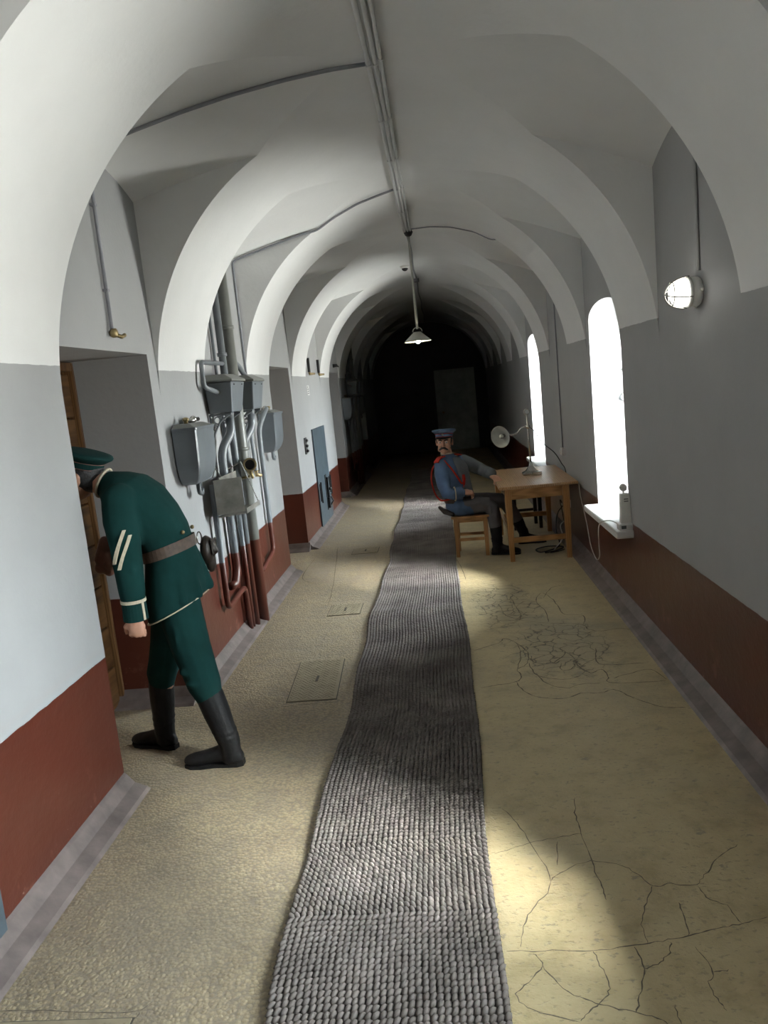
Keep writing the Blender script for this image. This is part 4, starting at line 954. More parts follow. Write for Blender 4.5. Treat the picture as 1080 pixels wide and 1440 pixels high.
# device on the sill of the lit window
dy = bay(2)[0]-0.035; dx = XR-0.035
t = thing('sill_device', 'white box device with small round head standing on the near window sill', 'device', (dx, dy, SILL_Z))
z0 = SILL_Z+0.018
obj('base_unit', BX(dx-0.055, dx+0.04, dy-0.05, dy+0.03, z0, z0+0.045), 'plastic', t, bevel=0.008)
obj('display', BX(dx-0.040, dx-0.008, dy-0.052, dy-0.05, z0+0.012, z0+0.034), 'screen', t)
bm = bmesh.new(); loft(bm, [[(dx-a_, dy-b_, z), (dx+a_, dy-b_, z), (dx+a_, dy+b_, z), (dx-a_, dy+b_, z)] for a_, b_, z in ((0.036, 0.028, z0+0.045), (0.030, 0.026, z0+0.245))])
obj('box_body', bm, 'plastic', t, bevel=0.005)
for z in (z0+0.195, z0+0.21): obj('print_mark', BX(dx-0.01, dx+0.018, dy-0.0285, dy-0.0265, z-0.003, z+0.003), 'ink', t)
obj('stalk', TUBE([(dx-0.005, dy, z0+0.24), (dx-0.005, dy, z0+0.265)], 0.008, 8), 'plastic', t)
obj('round_head', LATHE([(0.022, -0.012), (0.026, -0.006), (0.026, 0.010), (0.016, 0.014)], (dx-0.005, dy, z0+0.285), (0, -1, 0), 20), 'plastic', t, smooth=True)
cable('thin white cable drooping from the sill device along the red dado to the table', [(dx-0.02, dy+0.03, z0+0.02), (dx-0.06, dy+0.22, z0+0.025), (XR-0.13, dy+0.42, SILL_Z-0.02), (XR-0.125, dy+0.5, 0.40), (XR-0.04, dy+0.95, 0.20), (XR-0.02, dy+1.2, 0.11), (XR-0.02, dy+1.42, 0.18), (XR-0.012, dy+1.62, 0.36), (XR-0.010, dy+1.85, 0.55), (XR-0.010, dy+1.9, 0.66)], 0.0045, 'cable_w')

# ================================================================== people
def hand(bm, wrist, fwd, palm_n, thumb, curl=0.9, size=1.0, spread=0.10):
    """palm plus five jointed fingers; fwd: wrist to knuckles, palm_n: out of the palm, thumb: towards the thumb side"""
    f = Vector(fwd).normalized(); n_ = Vector(palm_n); n_ = (n_-f*n_.dot(f)).normalized(); s = n_.cross(f)
    if s.dot(Vector(thumb)) < 0: s = -s
    W = Vector(wrist); k = size
    rot = Matrix((f, s, n_)).transposed()
    ball(bm, W+f*0.050*k, (0.052*k, 0.041*k, 0.019*k), mtx=rot)
    ball(bm, W+f*0.018*k, (0.034*k, 0.029*k, 0.020*k), mtx=rot)
    for off, ln, r in ((0.030, 0.075, 0.0095), (0.010, 0.084, 0.010), (-0.010, 0.078, 0.0095), (-0.029, 0.062, 0.0085)):
        p = W + f*0.085*k + s*off*k; ang = 0.15; d = f + s*off*spread*8
        pts = [p - f*0.02*k]
        for seg in (0.46, 0.30, 0.24):
            ang += curl*(0.75 if seg > 0.4 else 0.85)
            dd = (f*math.cos(ang) + n_*math.sin(ang) + s*off*spread*6*math.cos(ang)).normalized()
            pts.append(p); p = p + dd*ln*seg*k
        pts.append(p)
        limb(bm, pts, [r*k, r*k, r*0.97*k, r*0.92*k, r*0.8*k], 8)
    p = W + f*0.025*k + s*0.030*k
    d1 = (f*0.7 + s*0.65 + n_*0.25).normalized(); d2 = (f*0.85 + s*0.1 + n_*0.55*curl).normalized()
    limb(bm, [p, p+d1*0.034*k, p+d1*0.034*k+d2*0.030*k, p+d1*0.034*k+d2*0.056*k], [0.0125*k, 0.012*k, 0.0105*k, 0.0085*k], 8)

def head(bm, c, fwd, up, k=1.0):
    f = Vector(fwd).normalized(); u = Vector(up); u = (u-f*u.dot(f)).normalized(); s = f.cross(u)
    R = Matrix((f, s, u)).transposed(); c = Vector(c)
    P = lambda a, b, d: c + R @ Vector((a*k, b*k, d*k))
    def bl(a, b, d, r, n=14, m_=9): ball(bm, P(a, b, d), tuple(q*k for q in r), n, m_, R)
    bl(-0.008, 0, 0.030, (0.094, 0.076, 0.088), 20, 14)          # skull
    bl(0.018, 0, -0.020, (0.072, 0.064, 0.085), 18, 12)          # face block
    bl(0.040, 0, -0.078, (0.044, 0.044, 0.032))                  # jaw
    bl(0.070, 0, -0.092, (0.020, 0.022, 0.018))                  # chin
    for q in (-1, 1):
        bl(0.058, q*0.034, -0.022, (0.026, 0.024, 0.028))        # cheek
        bl(0.076, q*0.028, 0.030, (0.016, 0.030, 0.010))         # brow
        bl(0.020, q*0.052, -0.066, (0.040, 0.014, 0.026))        # jaw corner
        bl(-0.008, q*0.077, -0.006, (0.020, 0.010, 0.032))       # ear
        bl(-0.012, q*0.082, 0.010, (0.017, 0.008, 0.018))
    limb(bm, [P(0.082, 0, 0.022), P(0.094, 0, 0.0), P(0.106, 0, -0.022)], [0.010*k, 0.012*k, 0.015*k], 10)   # nose
    for q in (-1, 1): bl(0.093, q*0.013, -0.026, (0.012, 0.009, 0.008))
    bl(0.080, 0, -0.056, (0.014, 0.026, 0.006)); bl(0.079, 0, -0.067, (0.013, 0.022, 0.006))                # lips
    return P, R

def cap_parts(root, c, up, fwd, r, cloth, band_mat, visor=True, piping='red_cloth', pr=0.0035):
    u = Vector(up).normalized(); f = Vector(fwd); f = (f-u*f.dot(u)).normalized(); s = u.cross(f); c = Vector(c)
    e = lambda h, a, n=36: ring(c+u*h, f*a*1.06, s*a, n)
    bm = bmesh.new(); loft(bm, [e(0, r*0.84), e(0.006, r*0.86), e(0.030, r*0.87)]); obj('cap_band', bm, band_mat, root, smooth=False)
    bm = bmesh.new(); loft(bm, [e(0.030, r*0.86), e(0.044, r*1.02), e(0.056, r*1.18), e(0.064, r*1.21), e(0.071, r*1.17), e(0.076, r*0.9), e(0.077, r*0.3)]); obj('cap_crown', bm, cloth, root, smooth=True)
    bm = bmesh.new(); tube(bm, e(0.031, r*0.885) + [e(0.031, r*0.885)[0]], pr, 6); obj('cap_piping', bm, piping, root, smooth=True)
    bm = bmesh.new(); tube(bm, e(0.002, r*0.865) + [e(0.002, r*0.865)[0]], pr*0.85, 6); obj('cap_piping', bm, piping, root, smooth=True)
    if visor:
        top, bot = [], []
        for a in lin(-1.05, 1.05, 16):
            inn = c + f*r*0.9*math.cos(a) + s*r*0.86*math.sin(a)
            out = inn + f*(0.050*math.cos(a)**0.8) - u*0.022*math.cos(a)
            top.append((inn, out))
        vs, fs = [], []
        for inn, out in top: vs += [tuple(inn+u*0.003), tuple(out+u*0.003), tuple(out-u*0.001), tuple(inn-u*0.002)]
        for i in range(len(top)-1):
            for j in range(4): fs.append((4*i+j, 4*i+(j+1) % 4, 4*i+4+(j+1) % 4, 4*i+4+j))
        fs += [(0, 1, 2, 3), tuple(4*(len(top)-1)+j for j in (3, 2, 1, 0))]
        obj('cap_visor', (vs, [], fs), 'boot', root, smooth=False)
    bm = bmesh.new(); ball(bm, c+f*r*1.06*0.90+u*0.022, (0.010, 0.010, 0.010)); obj('cockade', bm, 'cream_braid', root, smooth=True)

def boot(root, top, ankle, toe_dir, foot_len, r_top=0.064, r_ank=0.050, floor_z=0.0):
    bm = bmesh.new(); t_, a_ = Vector(top), Vector(ankle); d = Vector(toe_dir); d.z = 0; d.normalize(); s = Vector((-d.y, d.x, 0))
    mid = (t_+a_)/2
    limb(bm, [t_, t_.lerp(a_, 0.35), t_.lerp(a_, 0.7), a_, Vector((a_.x, a_.y, floor_z+0.05))], [r_top, r_top*0.97, r_top*0.86, r_ank*1.05, r_ank])
    ball(bm, t_.lerp(a_, 0.86), (r_ank*1.18, r_ank*1.18, 0.018)); ball(bm, t_.lerp(a_, 0.74), (r_ank*1.24, r_ank*1.2, 0.016))
    heel = Vector((a_.x, a_.y, floor_z)) - d*0.035
    def fr(k, w_, h0, h1):   # cross-section of the foot
        p = heel + d*k; return [p + s*w_*math.cos(q) + Vector((0, 0, h0 + (h1-h0)*(0.5+0.5*math.sin(q)))) for q in [2*PI*i/16 for i in range(16)]]
    L = foot_len
    loft(bm, [fr(-0.025, 0.020, 0.012, 0.06), fr(0.0, 0.036, 0.010, 0.095), fr(L*0.22, 0.037, 0.012, 0.115), fr(L*0.42, 0.036, 0.016, 0.092), fr(L*0.62, 0.044, 0.010, 0.074), fr(L*0.80, 0.045, 0.010, 0.064), fr(L*0.92, 0.034, 0.014, 0.054), fr(L*0.97, 0.016, 0.02, 0.044)])
    o = fused('boot', bm, 0.007, 'boot', root, 3)
    bm = bmesh.new()
    pts = [(-0.026, 0.020), (0.0, 0.035), (L*0.24, 0.034), (L*0.42, 0.032), (L*0.65, 0.044), (L*0.84, 0.041), (L*0.96, 0.020)]
    lo = [heel+d*a+s*w_ for a, w_ in pts] + [heel+d*a-s*w_ for a, w_ in reversed(pts)]
    loft(bm, [[p+Vector((0, 0, z)) for p in lo] for z in (0.0, 0.015)])
    obj('sole', bm, 'boot', o)
    bm = bmesh.new(); lo = [heel+d*a+s*w_ for a, w_ in ((-0.026, 0.020), (0.0, 0.034), (0.05, 0.033))]; lo += [p - s*2*s.dot(p-heel) for p in reversed(lo)]
    loft(bm, [[p+Vector((0, 0, z)) for p in lo] for z in (0.0, 0.024)]); obj('heel', bm, 'boot', o)
    return o

def band(rings_, th=0.006):
    """closed strap from two rings (lower, upper): a thin belt with thickness"""
    bm = bmesh.new(); lo, hi = rings_; n = len(lo)
    cen = sum((Vector(p) for p in lo), Vector())/n
    out = lambda p, k: Vector(p) + (Vector(p)-cen).normalized()*k
    loft_r = [[out(p, 0) for p in lo], [out(p, th) for p in lo], [out(p, th) for p in hi], [out(p, 0) for p in hi]]
    R = [[bm.verts.new(p) for p in r] for r in loft_r]
    for a, b in zip(R, R[1:]+R[:1]):
        for i in range(n): bm.faces.new((a[i], a[(i+1) % n], b[(i+1) % n], b[i]))
    return bm

# ---------------------------------------------------- figure in green, bending to the cell door
p1 = thing('person', 'person in dark green uniform, cap and black boots bending to the cell door', 'person', (-1.33, 3.53, 0))
def tr(x, z, ux, uz, b, yc=3.53, n=24): return ring((x, yc, z), (ux, 0, uz), (0, b, 0), n)
FW = Vector((-1, 0, 0))
# body: one continuous skin surface
bm = bmesh.new()
loft(bm, [tr(-1.325, 0.84, .095, .01, .14), tr(-1.335, 1.045, .088, .014, .125), tr(-1.405, 1.21, .092, .036, .16), tr(-1.46, 1.295, .072, .06, .18), tr(-1.53, 1.36, .045, .06, .13)])
limb(bm, [(-1.54, 3.535, 1.355), (-1.60, 3.545, 1.385), (-1.65, 3.55, 1.405)], [0.062, 0.056, 0.056])
limb(bm, [(-1.455, 3.36, 1.305), (-1.44, 3.305, 1.02), (-1.437, 3.30, 0.80)], [0.055, 0.042, 0.030])
limb(bm, [(-1.48, 3.71, 1.29), (-1.50, 3.80, 1.06), (-1.62, 3.64, 0.99)], [0.055, 0.042, 0.030])
for ys_, hp, kn, an in ((0, (-1.295, 3.445, .86), (-1.225, 3.42, .47), (-1.135, 3.42, .12)), (1, (-1.365, 3.63, .86), (-1.475, 3.64, .46), (-1.545, 3.65, .12))):
    limb(bm, [hp, kn, an], [0.090, 0.058, 0.040])
hc1 = Vector((-1.70, 3.55, 1.422)); hup = Vector((0.12, 0, 1))
Ph, Rh = head(bm, hc1, (-1, 0.05, 0.10), hup, 0.98)
hand(bm, (-1.437, 3.30, 0.795), (-0.10, 0.0, -1), (-0.15, 1, 0), (-1, 0, 0), curl=1.25, size=0.98)
hand(bm, (-1.625, 3.635, 0.99), (-0.35, -1, 0.15), (0.6, -0.4, 0.5), (0, 0, 1), curl=0.7, size=0.95)
fused('body', bm, 0.0065, 'skin', p1, 2)
# hair at the back and sides
bm = bmesh.new(); ball(bm, Ph(-0.020, 0, 0.020), (0.088, 0.080, 0.080), 20, 12, Rh); ball(bm, Ph(-0.045, 0, -0.020), (0.055, 0.066, 0.050), 18, 10, Rh)
for q in (-1, 1): ball(bm, Ph(0.022, q*0.068, 0.012), (0.016, 0.012, 0.038), 10, 8, Rh)
o = fused('hair', bm, 0.006, 'hair', p1, 2)
cap_parts(p1, hc1+Vector((0.014, 0, 0.050)), (0.34, 0, 1), (-1, 0, 0.34), 0.098, 'green_d', 'green_d', piping='tan_leather', pr=0.002)
# tunic
WAIST = (-1.322, 1.045, .114, .026, .150)
bm = bmesh.new()
loft(bm, [tr(-1.318, .772, .142, .060, .204), tr(-1.318, .84, .142, .052, .200), tr(-1.318, .94, .134, .036, .180), tr(-1.322, 1.03, .116, .026, .154), tr(-1.330, 1.065, .114, .028, .153), tr(-1.350, 1.13, .120, .036, .168), tr(-1.392, 1.21, .122, .048, .188), tr(-1.440, 1.285, .108, .068, .204), tr(-1.490, 1.335, .082, .078, .196), tr(-1.535, 1.362, .055, .072, .145), tr(-1.572, 1.380, .034, .060, .085), tr(-1.592, 1.388, .028, .056, .070)])
limb(bm, [(-1.462, 3.372, 1.318), (-1.455, 3.335, 1.23), (-1.440, 3.310, 1.12), (-1.437, 3.300, 1.02), (-1.437, 3.297, 0.92), (-1.437, 3.297, 0.83)], [0.080, 0.078, 0.069, 0.065, 0.059, 0.049])
limb(bm, [(-1.48, 3.70, 1.30), (-1.49, 3.77, 1.18), (-1.50, 3.80, 1.07), (-1.55, 3.74, 1.03), (-1.60, 3.67, 1.00)], [0.074, 0.066, 0.060, 0.055, 0.048])
# cloth folds
rf = random.Random(11)
for (q0, q1, r_) in [((-1.215, 3.47, 1.02), (-1.185, 3.45, 0.84), .016), ((-1.205, 3.57, 1.02), (-1.172, 3.58, 0.85), .018), ((-1.25, 3.40, 1.00), (-1.235, 3.365, 0.83), .016), ((-1.33, 3.375, 1.0), (-1.335, 3.345, 0.80), .014), ((-1.40, 3.36, 1.20), (-1.33, 3.39, 1.09), .014), ((-1.455, 3.265, 1.06), (-1.40, 3.25, 1.02), .012), ((-1.29, 3.40, 1.16), (-1.26, 3.42, 1.08), .012)]:
    limb(bm, [q0, tuple((a_+b_)/2 for a_, b_ in zip(q0, q1)), q1], [r_*0.6, r_, r_*1.3], 8)
tun = fused('tunic', bm, 0.0085, 'green', p1, 5)
hr = tr(-1.318, .770, .143, .060, .205, n=40); bm = TUBE(hr+[hr[0]], 0.0035, 6); obj('hem_piping', bm, 'cream_braid', tun, smooth=True)
# flared cuff, with braid
cw = Vector((-1.437, 3.297, 0.80)); 
bm = bmesh.new(); loft(bm, [ring((-1.437, 3.297, z), (r, 0, 0), (0, r, 0), 24) for r, z in ((0.050, 0.782), (0.056, 0.785), (0.054, 0.845), (0.052, 0.875), (0.049, 0.875))]); obj('cuff', bm, 'green', tun, smooth=False)
obj('cuff_braid', band([ring((-1.437, 3.297, z), (.0535, 0, 0), (0, .0535, 0), 28) for z in (0.866, 0.880)], 0.003), 'cream_braid', tun)
bm = bmesh.new(); loft(bm, [[(-1.437+0.0575*math.cos(a), 3.297+0.0575*math.sin(a), z) for a in (-0.55, -0.33)] + [(-1.437+0.052*math.cos(a), 3.297+0.052*math.sin(a), z) for a in (-0.33, -0.55)] for z in (0.786, 0.868)]); obj('cuff_braid', bm, 'cream_braid', tun)
# chevrons on the upper sleeve
def sleeve_strip(z0, z1, w_, a0, a1):
    vs, fs = [], []
    for i in range(9):
        u = i/8; z = z0+(z1-z0)*u; a = a0+(a1-a0)*u
        cx_ = -1.452 + (z-1.20)*(-0.05); cy_ = 3.325 + (z-1.20)*0.15; r = 0.0785 if z > 1.12 else 0.0785-(1.12-z)*0.09
        for da, rr_ in ((0, r+0.0035), (w_, r+0.0035), (w_, r-0.008), (0, r-0.008)):
            vs.append((cx_+rr_*math.cos(a+da), cy_+rr_*math.sin(a+da), z))
    for i in range(8):
        for j in range(4): fs.append((4*i+j, 4*i+(j+1) % 4, 4*i+4+(j+1) % 4, 4*i+4+j))
    fs += [(3, 2, 1, 0), (32, 33, 34, 35)]
    return vs, [], fs
obj('sleeve_chevron', sleeve_strip(1.20, 1.055, 0.20, -1.15, -2.05), 'cream_braid', tun)
obj('sleeve_chevron', sleeve_strip(1.175, 1.030, 0.20, -0.86, -1.76), 'cream_braid', tun)
cr_ = ring((-1.594, 3.535, 1.390), (.030, 0, .062), (0, .076, 0), 28); bm = TUBE(cr_+[cr_[0]], 0.0065, 6); obj('collar_piping', bm, 'cream_braid', tun, smooth=True)
for yy_, x in ((3.46, -1.225), (3.60, -1.225)): obj('brass_button', BALL((x, yy_, 1.135), 0.010), 'brass', tun, smooth=True)
blo, bhi = tr(-1.323, 1.030, .118, .028, .157, n=40), tr(-1.329, 1.078, .117, .030, .156, n=40)
belt = obj('belt', band([blo, bhi], 0.007), 'leather', p1)
obj('buckle', BX(-1.452, -1.440, 3.50, 3.56, 1.005, 1.06), 'brass', belt, bevel=0.003)
obj('belt_ring', TUBE([(-1.205+0.004*math.cos(q), 3.62+0.022*math.cos(q), 1.075+0.03*math.sin(q)) for q in lin(0, 2*PI, 18)], 0.0035, 6), 'nickel', belt)
bm = bmesh.new(); ball(bm, (-1.185, 3.655, 1.005), (0.034, 0.050, 0.075)); ball(bm, (-1.178, 3.665, 0.95), (0.026, 0.036, 0.06)); limb(bm, [(-1.17, 3.65, 1.05), (-1.15, 3.66, 1.0)], [0.02, 0.02])
obj('flap', BX(-1.155, -1.148, 3.62, 3.70, 0.985, 1.06), 'leather_d', fused('holster', bm, 0.007, 'leather_d', p1, 3), bevel=0.003)
bm = bmesh.new(); limb(bm, [(-1.60, 3.46, 1.12), (-1.625, 3.47, 1.04), (-1.60, 3.46, 0.985)], [0.030, 0.045, 0.028]); ball(bm, (-1.585, 3.45, 1.03), (0.03, 0.035, 0.05)); ball(bm, (-1.64, 3.46, 1.0), (0.028, 0.03, 0.03))
fused('leather_pouch', bm, 0.007, 'tan_leather', p1, 2)
# trousers
bm = bmesh.new()
limb(bm, [(-1.295, 3.465, .88), (-1.275, 3.438, .72), (-1.250, 3.422, .60), (-1.226, 3.42, .49), (-1.210, 3.42, .41), (-1.192, 3.42, .335)], [.098, .100, .092, .084, .080, .060])
limb(bm, [(-1.360, 3.62, .88), (-1.405, 3.632, .70), (-1.445, 3.638, .56), (-1.475, 3.642, .46), (-1.50, 3.646, .40), (-1.512, 3.648, .325)], [.098, .096, .084, .080, .076, .058])
ball(bm, (-1.32, 3.53, .88), (.115, .15, .10))
for (c_, r_) in [((-1.27, 3.35, .50), (.03, .014, .02)), ((-1.165, 3.40, .44), (.02, .03, .016)), ((-1.24, 3.345, .44), (.035, .014, .016)), ((-1.51, 3.575, .42), (.035, .014, .014)), ((-1.28, 3.345, .66), (.014, .014, .07))]: ball(bm, c_, r_)
fused('trousers', bm, 0.0085, 'green', p1, 5)
boot(p1, (-1.192, 3.42, .352), (-1.130, 3.42, .115), (-1, 0.04, 0), 0.275, 0.066, 0.050)
boot(p1, (-1.512, 3.648, .345), (-1.530, 3.650, .105), (-1, 0.34, 0), 0.255, 0.064, 0.049)

# ---------------------------------------------------- seated man in blue
p2 = thing('person', 'seated person in blue grey uniform with red braid, cap and moustache at the table', 'person', (0.2, 7.6, 0))
LR = Vector((0.70, 0.71, 0)); FB = Vector((0.71, -0.70, 0))     # his left, his front
def sr(x, y, z, lr, fb, n=24, tilt=0.0): return ring((x, y, z), LR*lr, FB*fb + Vector((0, 0, tilt)), n)
bm = bmesh.new()
loft(bm, [sr(.135, 7.62, .44, .15, .12), sr(.11, 7.62, .58, .13, .10), sr(.075, 7.62, .75, .15, .10), sr(.065, 7.62, .87, .155, .09), sr(.06, 7.63, .935, .11, .06)])
limb(bm, [(.055, 7.625, .93), (.04, 7.615, .985), (.03, 7.605, 1.04)], [.062, .055, .055])
limb(bm, [(-.03, 7.51, .895), (-.005, 7.40, .64), (.15, 7.425, .635)], [.052, .042, .030])
limb(bm, [(.185, 7.735, .895), (.36, 7.785, .80), (.445, 7.62, .765)], [.052, .042, .030])
limb(bm, [(.16, 7.525, .495), (.40, 7.48, .480), (.445, 7.45, .13)], [.085, .058, .040])
limb(bm, [(.19, 7.71, .495), (.575, 7.765, .475), (.735, 7.845, .13)], [.085, .058, .040])
hc2 = Vector((.022, 7.590, 1.122)); hf2 = Vector((-0.16, -1, -0.06))
Ph2, Rh2 = head(bm, hc2, hf2, (0.03, -0.03, 1), 0.98)
hand(bm, (.155, 7.425, .640), (1, 0.10, -0.12), (0.10, 0.55, -1), (0.1, 0.5, 1), curl=0.95, size=1.0)
hand(bm, (.450, 7.605, .752), (0.45, -1, -0.22), (0.1, -0.2, -1), (1, 0.3, 0), curl=0.75, size=1.0)
fused('body', bm, 0.0062, 'skin', p2, 2)
for q in (-1, 1):
    obj('eye', BALL(Ph2(0.077, q*0.030, 0.010), 0.0125, 12, 8), 'eye', p2, smooth=True)
    obj('pupil', BALL(Ph2(0.0875, q*0.030, 0.009), 0.005, 8, 6), 'dark', p2)
    obj('eyebrow', TUBE(smooth_path([Ph2(0.086, q*0.012, 0.026), Ph2(0.090, q*0.030, 0.034), Ph2(0.074, q*0.052, 0.028)], 4), [0.006]*8+[0.004], 8), 'hair', p2, smooth=True)
bm = bmesh.new()
for q in (-1, 1): limb(bm, [Ph2(0.103, 0.0, -0.040), Ph2(0.100, q*0.018, -0.046), Ph2(0.088, q*0.036, -0.060), Ph2(0.076, q*0.046, -0.066)], [.010, .011, .009, .004], 10)
fused('moustache', bm, 0.004, 'hair', p2, 1)
bm = bmesh.new(); ball(bm, Ph2(-0.024, 0, 0.026), (0.084, 0.079, 0.078), 20, 12, Rh2); ball(bm, Ph2(-0.05, 0, -0.020), (0.05, 0.064, 0.05), 18, 10, Rh2)
for q in (-1, 1): ball(bm, Ph2(0.018, q*0.070, 0.022), (0.014, 0.010, 0.034), 10, 8, Rh2)
fused('hair', bm, 0.006, 'hair', p2, 2)
cap_parts(p2, hc2+Vector((0.002, 0.004, 0.048)), (0.02, 0.10, 1), hf2, 0.096, 'blue', 'blue')
bm = bmesh.new()
loft(bm, [sr(.155, 7.61, .418, .165, .150), sr(.140, 7.615, .47, .172, .150), sr(.125, 7.62, .54, .160, .132), sr(.110, 7.62, .61, .152, .124), sr(.090, 7.62, .70, .164, .132), sr(.072, 7.62, .79, .176, .132), sr(.062, 7.62, .87, .182, .118), sr(.058, 7.625, .92, .158, .092), sr(.054, 7.625, .955, .105, .072), sr(.045, 7.618, .985, .068, .064), sr(.040, 7.614, 1.005, .064, .062)])
limb(bm, [(-.025, 7.525, .900), (-.030, 7.47, .82), (-.020, 7.425, .72), (.00, 7.405, .645), (.07, 7.41, .632), (.135, 7.422, .636)], [.076, .070, .064, .060, .058, .050])
limb(bm, [(.175, 7.725, .900), (.26, 7.76, .86), (.355, 7.785, .805), (.400, 7.71, .785), (.437, 7.64, .772)], [.074, .066, .058, .052, .046])
limb(bm, [(.13, 7.53, .49), (.22, 7.50, .48)], [.105, .08]); ball(bm, (.08, 7.52, .455), (.10, .06, .05))
for (q0, q1, r_) in [((.02, 7.49, .72), (.06, 7.49, .60), .016), ((-.06, 7.43, .75), (-.02, 7.39, .66), .014), ((.03, 7.36, .66), (.07, 7.37, .60), .012), ((.16, 7.50, .74), (.15, 7.49, .62), .014)]:
    limb(bm, [q0, tuple((a_+b_)/2 for a_, b_ in zip(q0, q1)), q1], [r_*.6, r_, r_*1.2], 8)
tun2 = fused('tunic', bm, 0.008, 'blue', p2, 5)
# grey plastron over the chest and far sleeve
bm = bmesh.new(); rows = []
prof = [(.122, 7.62, .555, .163, .136), (.110, 7.62, .612, .158, .131), (.090, 7.62, .70, .168, .136), (.072, 7.62, .79, .180, .136), (.062, 7.62, .87, .186, .122), (.058, 7.625, .92, .162, .096), (.050, 7.622, .965, .10, .076)]
vs, fs = [], []; na = 14
for i, (x, y, z, lr, fb) in enumerate(prof):
    for j in range(na+1):
        a = -0.25*PI + 0.0 + (0.95*PI)*j/na - (0.12 if i < 2 else 0)
        a = math.radians(104) - math.radians(104+35)*j/na
        p = Vector((x, y, z)) + LR*lr*1.035*math.cos(a) + FB*fb*1.035*math.sin(a); vs.append(tuple(p))
for i in range(len(prof)-1):
    for j in range(na): q = i*(na+1)+j; fs.append((q, q+1, q+na+2, q+na+1))
o = obj('plastron', (vs, [], fs), 'plastron', tun2, smooth=True); sd = o.modifiers.new('solid', 'SOLIDIFY'); sd.thickness = 0.008; sd.offset = 0
bm = bmesh.new(); limb(bm, [(.185, 7.728, .900), (.26, 7.76, .862), (.355, 7.787, .807), (.400, 7.712, .787), (.437, 7.642, .774)], [.076, .071, .063, .057, .050]); fused('sleeve', bm, 0.008, 'plastron', tun2, 3)
bm = bmesh.new(); limb(bm, [(.412, 7.69, .784), (.447, 7.622, .771)], [.059, .055]); obj('cuff', bm, 'plastron', tun2, smooth=True)
# near cuff with piping
cd = Vector((1, 0.15, 0.03)).normalized(); cc = Vector((.078, 7.411, .633)); cu = Vector((0, 0, 1)); cs = cd.cross(cu)
bm = bmesh.new(); loft(bm, [ring(cc+cd*h, cu*r*1.05, cs*r, 24) for r, h in ((.054, 0.0), (.061, 0.0), (.062, .07), (.054, .072))]); obj('cuff', bm, 'blue', tun2)
obj('cuff_piping', TUBE(ring(cc+cd*0.0, cu*.066, cs*.063, 28)+[ring(cc+cd*0.0, cu*.066, cs*.063, 28)[0]], 0.0055, 6), 'cream_braid', tun2, smooth=True)
r_c = sr(.038, 7.612, 1.012, .066, .064, 28); obj('collar_piping', TUBE(r_c+[r_c[0]], 0.005, 6), 'cream_braid', tun2, smooth=True)
# shoulder straps
for sgn in (-1, 1):
    c0 = Vector((.052, 7.618, .985)) + LR*sgn*.07; c1 = Vector((.060, 7.622, .935)) + LR*sgn*.190
    bm = bmesh.new(); d = (c1-c0).normalized(); side = FB; upv = side.cross(d); upv = upv if upv.z > 0 else -upv
    pts = []
    for u in lin(0, 1, 6):
        p = c0.lerp(c1, u) + upv*(0.010 + 0.016*math.sin(u*PI)); w_ = 0.026+0.006*u
        pts.append([p-side*w_, p+side*w_, p+side*w_-upv*0.012, p-side*w_-upv*0.012])
    loft(bm, pts); st_ = obj('shoulder_strap', bm, 'red_cloth', tun2, bevel=0.002)
    obj('strap_button', BALL(c0.lerp(c1, .2)+upv*.024, .007, 8, 6), 'brass', st_)
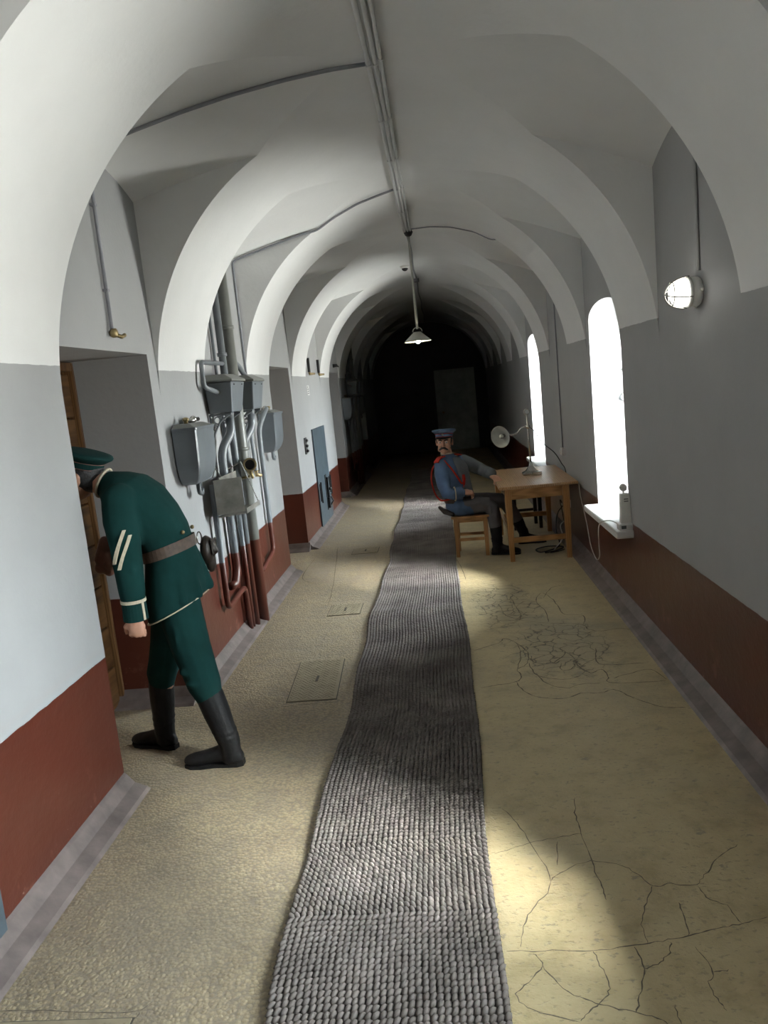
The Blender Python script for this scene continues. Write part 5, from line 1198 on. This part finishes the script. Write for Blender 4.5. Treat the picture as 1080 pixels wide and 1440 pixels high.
# red cord: down the front to the waist, round the back
FR = lambda lr, fb, z: Vector((.06+.06*(.9-z), 7.62, z)) + LR*lr + FB*fb
obj('red_cord', TUBE([FR(-.13, .05, .955), FR(-.115, .115, .88), FR(-.075, .142, .79), FR(-.035, .150, .72), FR(.0, .148, .745), FR(.005, .145, .79), FR(-.01, .15, .73), FR(-.02, .15, .68)], 0.009, 8, sm=True), 'red_cloth', p2, smooth=True)
obj('red_tassel', TUBE([FR(.003, .152, .80), FR(-.002, .155, .76), FR(-.012, .155, .70)], [0.014, 0.018, 0.012], 10), 'red_cloth', p2, smooth=True)
obj('red_cord', TUBE([FR(-.15, .02, .955), FR(-.195, -.04, .90), FR(-.200, -.085, .80), FR(-.185, -.10, .70), FR(-.165, -.09, .61), FR(-.165, -.03, .565), FR(-.155, .06, .575), FR(-.12, .105, .60)], 0.008, 8, sm=True), 'red_cloth', p2, smooth=True)
belt2 = obj('belt', band([sr(.128, 7.62, .530, .164, .137, 36), sr(.116, 7.62, .580, .157, .130, 36)], 0.007), 'leather_d', p2)
obj('buckle', BX(.20, .235, 7.50, 7.525, .535, .58), 'brass', belt2, bevel=0.003)
bm = bmesh.new(); limb(bm, [(-.075, 7.56, .490), (-.03, 7.50, .455), (.04, 7.46, .428)], [.020, .030, .022]); fused('holster', bm, 0.006, 'leather_d', p2, 2)
# trousers
bm = bmesh.new()
limb(bm, [(.15, 7.525, .495), (.28, 7.50, .492), (.385, 7.483, .486), (.425, 7.475, .44), (.438, 7.46, .36), (.442, 7.455, .285)], [.094, .086, .078, .074, .068, .062])
limb(bm, [(.19, 7.71, .495), (.40, 7.74, .488), (.56, 7.765, .470), (.60, 7.78, .42), (.645, 7.80, .33), (.685, 7.82, .26)], [.094, .086, .076, .072, .066, .060])
ball(bm, (.15, 7.62, .475), (.13, .15, .07))
for (c_, r_) in [((.36, 7.41, .50), (.04, .014, .016)), ((.40, 7.40, .45), (.016, .014, .04)), ((.45, 7.395, .36), (.016, .012, .04)), ((.26, 7.42, .52), (.05, .012, .014))]: ball(bm, c_, r_)
fused('trousers', bm, 0.008, 'trouser', p2, 4)
boot(p2, (.443, 7.455, .295), (.448, 7.450, .11), (1, -0.25, 0), 0.265, 0.060, 0.049)
boot(p2, (.680, 7.818, .27), (.745, 7.850, .11), (1, 0.0, 0), 0.265, 0.060, 0.049)
